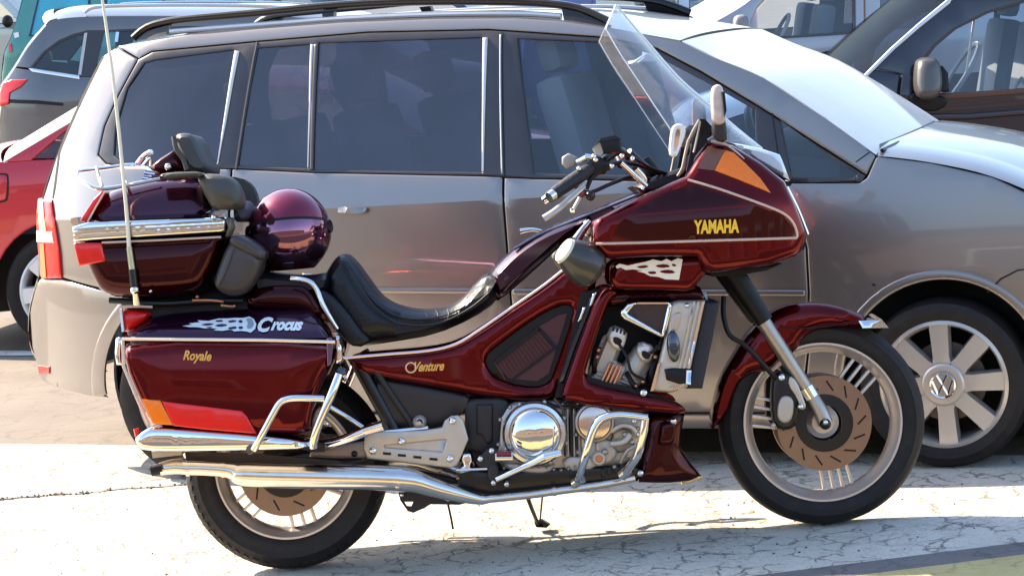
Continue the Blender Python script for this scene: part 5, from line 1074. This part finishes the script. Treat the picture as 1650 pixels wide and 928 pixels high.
# silver hatchback in the far corner
SL2=mat('pale_silver_paint',(.46,.46,.45),.3,.4,.9,.05,3)
def plain_car(name,label,cat,g,yaw,paint,L,H,W,hood=.28,gl=GLF,boxy=0.,door_handle=True,flip=False,Rt=.31,group=None):
    """a parked car far behind, mostly hidden, laid out in metres along its own axis"""
    zb=H*.62; Sx=SG(zb,0,L,.25,.5,.5); c=Car(name,label,cat,g,R(yaw),W,Sx,group)
    V_=lambda pts:[(x,z) for x,z in pts]
    fx=(lambda x:L-x) if flip else (lambda x:x)
    def pl(nm,pts,m,**k):
        k.setdefault('th',.012); k.setdefault('g',.12)
        return plate(nm,[(fx(x),z) for x,z in pts],m,c.root,Sx,local=True,both=True,mc=W/2,**k)
    xr=L*(.06 if boxy else .1); xh=L*(1-hood)
    ar=lambda cx:[(cx+ .37*math.cos(R(a)),.31+.37*math.sin(R(a))) for a in range(-5,190,15)]
    w0,w1=L*.19,L*.81
    low=[(0.02,.35),(0,.6),(xr*.25,zb),(xh,zb-.02),(L*.93,zb-.17),(L,.62),(L-.02,.3)]+ar(w1)+ar(w0)
    pl('body_side',low,paint,bul=.008,edge=.012)
    A=(xr*.25,zb+.004);B=(xr+L*.05,H-.07);C_=(L*.30,H);D_=(L*.52,H-.02);E=(xh,zb-.015)
    q1=[(xr*.5+.12,zb+.05),(xr+L*.05+.07,H-.14),(L*.30,H-.08),(L*.34,H-.08),(L*.34,zb+.04)]; q2=[(L*.37,zb+.04),(L*.37,H-.08),(L*.51,H-.09),(xh-.16,zb+.03)]
    pl('cabin_side',[A,B,C_,D_,E],paint,holes=[q1,q2],bul=.006,edge=.01)
    for q in (q1,q2): pl('side_window',q,gl,off=.004,th=0)
    def sk(nm,pts,m,cr,bw):
        pv=[Vector((fx(x),Sx(fx(x),z),z)) for x,z in pts]; c.skin(nm,pv,m,crown=cr,bow=-bw if flip else bw)
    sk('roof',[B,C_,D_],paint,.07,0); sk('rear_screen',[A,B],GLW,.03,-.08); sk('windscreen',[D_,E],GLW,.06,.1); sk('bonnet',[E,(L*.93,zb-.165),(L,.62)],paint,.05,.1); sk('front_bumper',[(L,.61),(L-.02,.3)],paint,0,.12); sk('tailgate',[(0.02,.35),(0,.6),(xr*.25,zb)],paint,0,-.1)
    for xx in (w0,w1): c.wheel(0,0,Rt,Rt*.68,5,local=Vector((fx(xx),.01,Rt)),spoke_w=.075,logo=False)
    MB().box((L/2,W/2,.42),(abs(w1-w0)-.9,W-.12,.4)).build('floor_pan',GAP,c.root); belly(c,.4,L-.4,.2,.6,.26)
    if door_handle:
        for xx in (L*.33,L*.52): pl('door_handle',[(xx,zb-.10),(xx+.16,zb-.10),(xx+.16,zb-.14),(xx,zb-.145)],BLK,off=-.02,th=.03,bul=.008,edge=.01)
    pl('tail_lamp',[(.01,.62),(.03,zb-.05),(.2,zb-.08),(.16,.64)],REDL,off=-.008,th=.03)
    MB().ball((fx(xh-.28),-.10,zb+.06),.11,12,(.6,.8,.7)).build('door_mirror',BLK,c.root)
    return c
c_=plain_car('pale_silver_van','pale silver van with black door handle at the extreme upper left corner','van',G(0,262)+Vector((-2.7,1.0,0)),-2,SL2,4.3,2.5,1.8)
c_=plain_car('white_estate','whitish estate car whose pale roof shows behind the grey estate','car',G(350,252)+Vector((-1.6,1.0,0)),-2,mat('white_car_paint',(.62,.62,.60),.3,.1,.9,.04,3),4.6,1.92,1.75,boxy=1)
rk_=[Vector((x,.24,z)) for x,z in ((.7,1.86),(.95,1.97),(1.8,2.0),(2.3,1.96))]
mirror(MB().tube(rk_,.02,8,3).build('roof_rail',BLKM,c_.root),c_.mc)
plain_car('navy_saloon','dark navy blue saloon far back, only a sliver seen above the roof rails','car',G(560,240)+Vector((-1.5,1,0)),-2,mat('navy_car_paint',(.012,.02,.09),.25,.2,1.),4.4,1.86,1.75)
# blue bus with papers behind its window
BLU=mat('blue_van_paint',(.03,.07,.30),.35,.1,.8); PBL=mat('pale_blue_panel',(.42,.55,.66),.4)
gb=G(1095,226); BS=SG(1.2,-2.0,3.5,.06,.3,.2)
BW1=[(1058,28),(1058,-60),(1092,-60),(1092,26)]; BW2=[(1112,26),(1112,-60),(1143,-60),(1143,25)]; BW0=[(960,30),(960,-60),(1022,-60),(1046,28)]
bus=Car('blue_minibus','blue minibus far behind with pale window panes and a paper sheet on the glass','minibus',gb,R(0),1.9,BS)
bus.panel('body_side',[(850,-75),(1160,-88),(1185,-60),(1200,30),(1205,190),(880,210),(840,150)],BLU,holes=[BW0,BW1,BW2],bul=.02,edge=.03)
for w_ in (BW0,BW1,BW2): bus.panel('side_window',w_,glass('pale_blue_glass',(.55,.68,.75),.12) if 'pale_blue_glass' not in bpy.data.materials else bpy.data.materials['pale_blue_glass'],off=.01,th=0)
bus.panel('door_post',[(1046,28),(1046,-60),(1058,-60),(1058,28)],mat('grey_navy',(.10,.13,.2),.4),off=-.006); bus.panel('door_post',[(1094,28),(1094,-60),(1110,-60),(1110,28)],PBL,off=-.006); bus.panel('door_post',[(1145,26),(1145,-60),(1151,-60),(1151,26)],mat('tan_post',(.4,.28,.22),.5),off=-.006)
bus.panel('paper_sheet',[(1113,23),(1113,-4),(1140,-4),(1140,22)],mat('paper_white',(.75,.75,.73),.8),off=.04,th=.003,both=False)
for k in range(4): bus.panel('printed_row',[(1116,2+k*5),(1116,.8+k*5),(1138,.6+k*5),(1138,1.8+k*5)],mat('print_grey',(.35,.38,.42),.8) if 'print_grey' not in bpy.data.materials else bpy.data.materials['print_grey'],off=.0385,th=.001,both=False)
mf=[bus.fr.at(u,v,-.12) for u,v in ((1061,20),(1061,8),(1066,6),(1076,6),(1079,9),(1079,20))]; MB().tube(mf,.012,6,1).build('mirror_frame',BLK,bus.root); bus.panel('mirror_glass',[(1062,19),(1062,8),(1078,8),(1078,19)],MIRG,off=-.1,th=.01,both=False)
MB().lathe(bus.fr.at(1083,16,-.1),[(.018,0),(.03,0),(.03,.02),(.018,.02)],16).build('mirror_ring',BLK,bus.root)
bus.skin('roof',[(850,-75),(1000,-81),(1160,-88)],BLU,.1,0); bus.skin('end_panel',[(840,150),(850,-74)],BLU,0,-.1); bus.skin('nose_panel',[(1161,-88),(1185,-60),(1200,30),(1205,190)],BLU,0,.2)
for u,v in ((930,165),(1140,150)): q=bus.fr.at(u,v,.0); bus.wheel(0,0,.34,.22,5,local=Vector((q.x,.01,.34)),logo=False)
q=bus.at(1020,60); MB().box((q.x,.95,.8),(1.2,1.5,.9)).build('seat_bench',SEAT,bus.root)
# silver van, upper right
SL3=mat('silver_van_paint',(.30,.30,.325),.32,.5,.9,.05,3)
gs=G(1300,328); SS=SG(1.05,-1.2,2.6,.2,.5,.5)
VW1=[(1207,62),(1211,38),(1222,16),(1245,-8),(1280,-40),(1372,-48),(1373,51)]
VW2=[(1418,48),(1418,-50),(1520,-52),(1525,44)]
sv_side=[('front_wing',[(960,190),(990,130),(1040,90),(1100,62),(1138,44),(1200,8),(1240,-28),(1276,-58),(1300,-64),(1300,-44),(1280,-41),(1240,-8),(1220,14),(1209,36),(1205,63),(1203,90),(1202,170),(1190,260),(1160,265)]+circ(1090,250,62,10,-185,14)+[(990,270),(960,240)],SL3,dict(bul=.006,edge=.01)),
 ('front_door',[(1205,64),(1207,62),(1230,62),(1374,53),(1377,100),(1377,245),(1195,262),(1204,170)],SL3,dict(bul=.005,edge=.006)),
 ('body_side',[(1300,-64),(1420,-70),(1600,-72),(1720,-60),(1740,20),(1745,120),(1740,180),(1700,215)]+circ(1630,205,62,5,-185,14)+[(1560,232),(1380,245),(1380,100),(1376,52),(1374,-46),(1301,-44)],SL3,dict(holes=[VW2],bul=.006,edge=.01))]
sv=simple('silver_van','silver van facing left with grey door mirror seen beyond the windscreen','van',gs,0,1.8,SL3,SS,sv_side,[VW1,VW2],GLF,[],
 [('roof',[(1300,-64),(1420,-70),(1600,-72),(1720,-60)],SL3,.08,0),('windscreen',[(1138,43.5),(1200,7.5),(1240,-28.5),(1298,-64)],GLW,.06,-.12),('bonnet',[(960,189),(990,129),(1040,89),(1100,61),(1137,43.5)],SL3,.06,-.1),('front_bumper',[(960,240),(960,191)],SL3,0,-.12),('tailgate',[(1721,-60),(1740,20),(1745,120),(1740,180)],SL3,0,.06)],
 [(1090,250),(1630,205)],.32,.21)
sv.panel('pillar_trim',[(1374,52),(1373,-46),(1378,-46),(1379,52)],BLKT,off=-.004,th=.01); sv.panel('door_seam',[(1392,50),(1391,-46),(1394,-46),(1395,50)],mat('rust_seam',(.2,.1,.06),.6),off=-.002,th=.006); sv.panel('window_surround',[(1203,66),(1206,62),(1374,51),(1377,55)],BLKT,off=-.005,th=.012); sv.panel('tinted_panel',VW2,GLT,off=.012,th=0)
sv.panel('door_handle',[(1321,86),(1330,83),(1360,80),(1360,88),(1330,94),(1322,93)],BLK,off=-.04,th=.04,bul=.015,edge=.015,both=False)
sv.panel('door_mirror',[(1180,30),(1185,25),(1197,23),(1203,30),(1203,48),(1198,56),(1184,56),(1179,48)],mat('grey_mirror_housing',(.2,.19,.19),.4,0,.3),off=-.16,th=.12,bul=.03,edge=.035,sm=1)
for y in (.45,1.35): seat(sv,sv.at(1330,50).x,y,.62,face=-1)
st_=Vector((sv.at(1262,50).x,.45,1.12)); rt=Matrix.Rotation(R(-60),3,'Y'); MB().tube([st_+rt@Vector((.19*math.cos(a),.19*math.sin(a),0)) for a in np.linspace(0,6.2832,25)],.014,6,1).build('steering_wheel',mat('pale_wheel_rim',(.4,.4,.4),.5),sv.root)
# near-black people carrier, right edge
DKC=mat('dark_navy_paint',(.014,.012,.022),.22,.1,.6,.06,3)
gd=G(1500,454); DS=SG(.98,-1.35,2.9,.26,.6,.6)
DW1=[(1487,152),(1486,125),(1492,96),(1508,75),(1540,48),(1592,22),(1650,5),(1700,-2),(1708,138),(1600,146)]
DW2=[(1722,138),(1714,-3),(1800,-8),(1880,4),(1930,60),(1950,128)]
side=[('front_wing',[(1110,330),(1120,250),(1150,205),(1200,183),(1290,160),(1372,146),(1408,112),(1440,118),(1452,120),(1446,160),(1442,200),(1450,300),(1455,420),(1420,428)]+circ(1305,395,102,20,-190,18)+[(1140,420),(1112,395)],DKC,dict(bul=.008,edge=.012)),
 ('front_door',[(1409,111),(1440,80),(1482,43),(1530,4),(1580,-24),(1650,-40),(1710,-46),(1712,-30),(1716,136),(1722,200),(1725,400),(1458,418),(1453,300),(1445,200),(1449,160),(1455,121)],DKC,dict(holes=[DW1],bul=.006,edge=.008)),
 ('rear_side',[(1712,-46),(1800,-52),(1900,-46),(1980,40),(2030,120),(2045,200),(2040,340),(2010,365)]+circ(1905,350,104,5,-190,18)+[(1790,390),(1728,400),(1725,200),(1719,136),(1714,-30)],DKC,dict(holes=[DW2],bul=.006,edge=.01))]
dk=simple('dark_people_carrier','near-black car at the right edge facing left with large grey door mirror','car',gd,0,1.74,DKC,DS,side,[DW1,DW2],GLF,[],
 [('roof',[(1530,3.5),(1580,-24.5),(1650,-40.5),(1710,-46.5),(1800,-52.5),(1900,-46.5)],DKC,.07,0),('windscreen',[(1373,145.5),(1408,111.5),(1440,79.5),(1482,42.5),(1529,4)],GLC,.05,-.08),('bonnet',[(1110,330),(1120,249.5),(1150,204.5),(1200,182.5),(1290,159.5),(1371,145.5)],DKC,.06,-.12),('front_bumper',[(1112,395),(1110,331)],DKC,0,-.2),('tailgate',[(1901,-46),(1980,40),(2030,120),(2045,200),(2040,340)],DKC,0,.08)],
 [(1305,395),(1905,350)],.32,.215)
dk.panel('pillar_trim',[(1374,147),(1409,113),(1441,81),(1483,44.5),(1531,6),(1533,-2),(1527,-1),(1480,38),(1436,77),(1404,109),(1369,145)],mat('silver_pillar_trim',(.6,.6,.62),.3,.6,.5),off=-.01,th=.02,bul=.006,edge=.008,both=True)
dk.panel('window_rubber',[(1480,156),(1481,124),(1487,94),(1505,71),(1538,44),(1590,18),(1650,0),(1712,-8),(1716,140),(1600,152)],mat('brown_rubber',(.05,.03,.025),.5),holes=[DW1],off=-.004,th=.012)
dk.panel('sill_strip',[(1490,153),(1600,146),(1712,139),(1712,146),(1600,155),(1490,163)],mat('rust_brown_strip',(.11,.05,.033),.45,.1),off=-.012,th=.02,bul=.004,edge=.005)
dk.panel('side_moulding',[(1447,184),(1560,183),(1720,170),(1721,180),(1560,193),(1447,194)],DKC,off=-.016,th=.025,bul=.01,edge=.012); dk.panel('door_lamp',[(1449,185),(1462,185),(1466,190),(1450,192)],CREAM,off=-.02,th=.02,bul=.004,edge=.004,both=False)
dm=dk.panel('door_mirror',[(1469,102),(1475,94),(1488,91),(1502,93),(1508,108),(1510,138),(1505,152),(1494,160),(1474,158),(1467,140)],mat('bronze_grey_housing',(.085,.075,.07),.35,.2,.4),off=-.20,th=.13,bul=.05,edge=.05,both=False,sm=1)
dk.panel('mirror_arm',[(1500,106),(1515,106),(1524,118),(1525,147),(1508,148),(1506,130)],BLK,off=-.08,th=.08,bul=.012,edge=.014,both=False)
dk.panel('mirror_base',[(1462,150),(1500,150),(1530,160),(1515,178),(1490,180),(1468,170)],BLK,off=-.03,th=.03,bul=.012,edge=.014,both=False,sm=1)
for y in (.45,1.3): seat(dk,dk.at(1690,140).x,y,.55,face=-1)
dk.panel('interior_strip',[(1583,36),(1587,35),(1575,118),(1571,120)],mat('belt_webbing',(.7,.62,.52),.6),off=.25,th=.01,both=False); 
st_=Vector((dk.at(1575,140).x,.5,1.02)); rt=Matrix.Rotation(R(-55),3,'Y'); MB().tube([st_+rt@Vector((.19*math.cos(a),.19*math.sin(a),0)) for a in np.linspace(0,6.2832,25)],.014,6,1).build('steering_wheel',bpy.data.materials['pale_wheel_rim'],dk.root)
# ---------------------------------------------------------------- across the road, behind the camera (seen only in reflections)
sheet('road',[f0+nrm*1.2+d2*-60,f1+nrm*1.2+d2*60,f1+nrm*9+d2*60,f0+nrm*9+d2*-60],.004,ground_mat('road_asphalt',(.07,.066,.063),(.02,.02,.02),speck=.4,cr=.3,csc=4))

BRK=mat('brown_brick_wall',(.17,.105,.07),.8,0,0,.25,3,bump=.3,bs=30)
bl=empty('brick_building',Matrix.Translation((-2,-23,0)),'long low brown brick building with dark windows across the road, mirrored in the chrome','building')
MB().box((0,-3,2.4),(58,6,4.8)).build('wall',BRK,bl); MB().box((0,-3,4.95),(58.6,6.6,.3)).build('roof',mat('roof_slab',(.10,.09,.085),.8),bl)
for k in range(12):
    x=-26+k*4.7; f=MB().box((x,.03,2.3),(2.2,.1,1.7),None,.02).build('window',mat('window_frame_white',(.6,.6,.58),.5) if k==0 else bpy.data.materials['window_frame_white'],bl); MB().box((x,.085,2.3),(2.0,.02,1.5)).build('pane',bpy.data.materials['mirror_housing'],f)
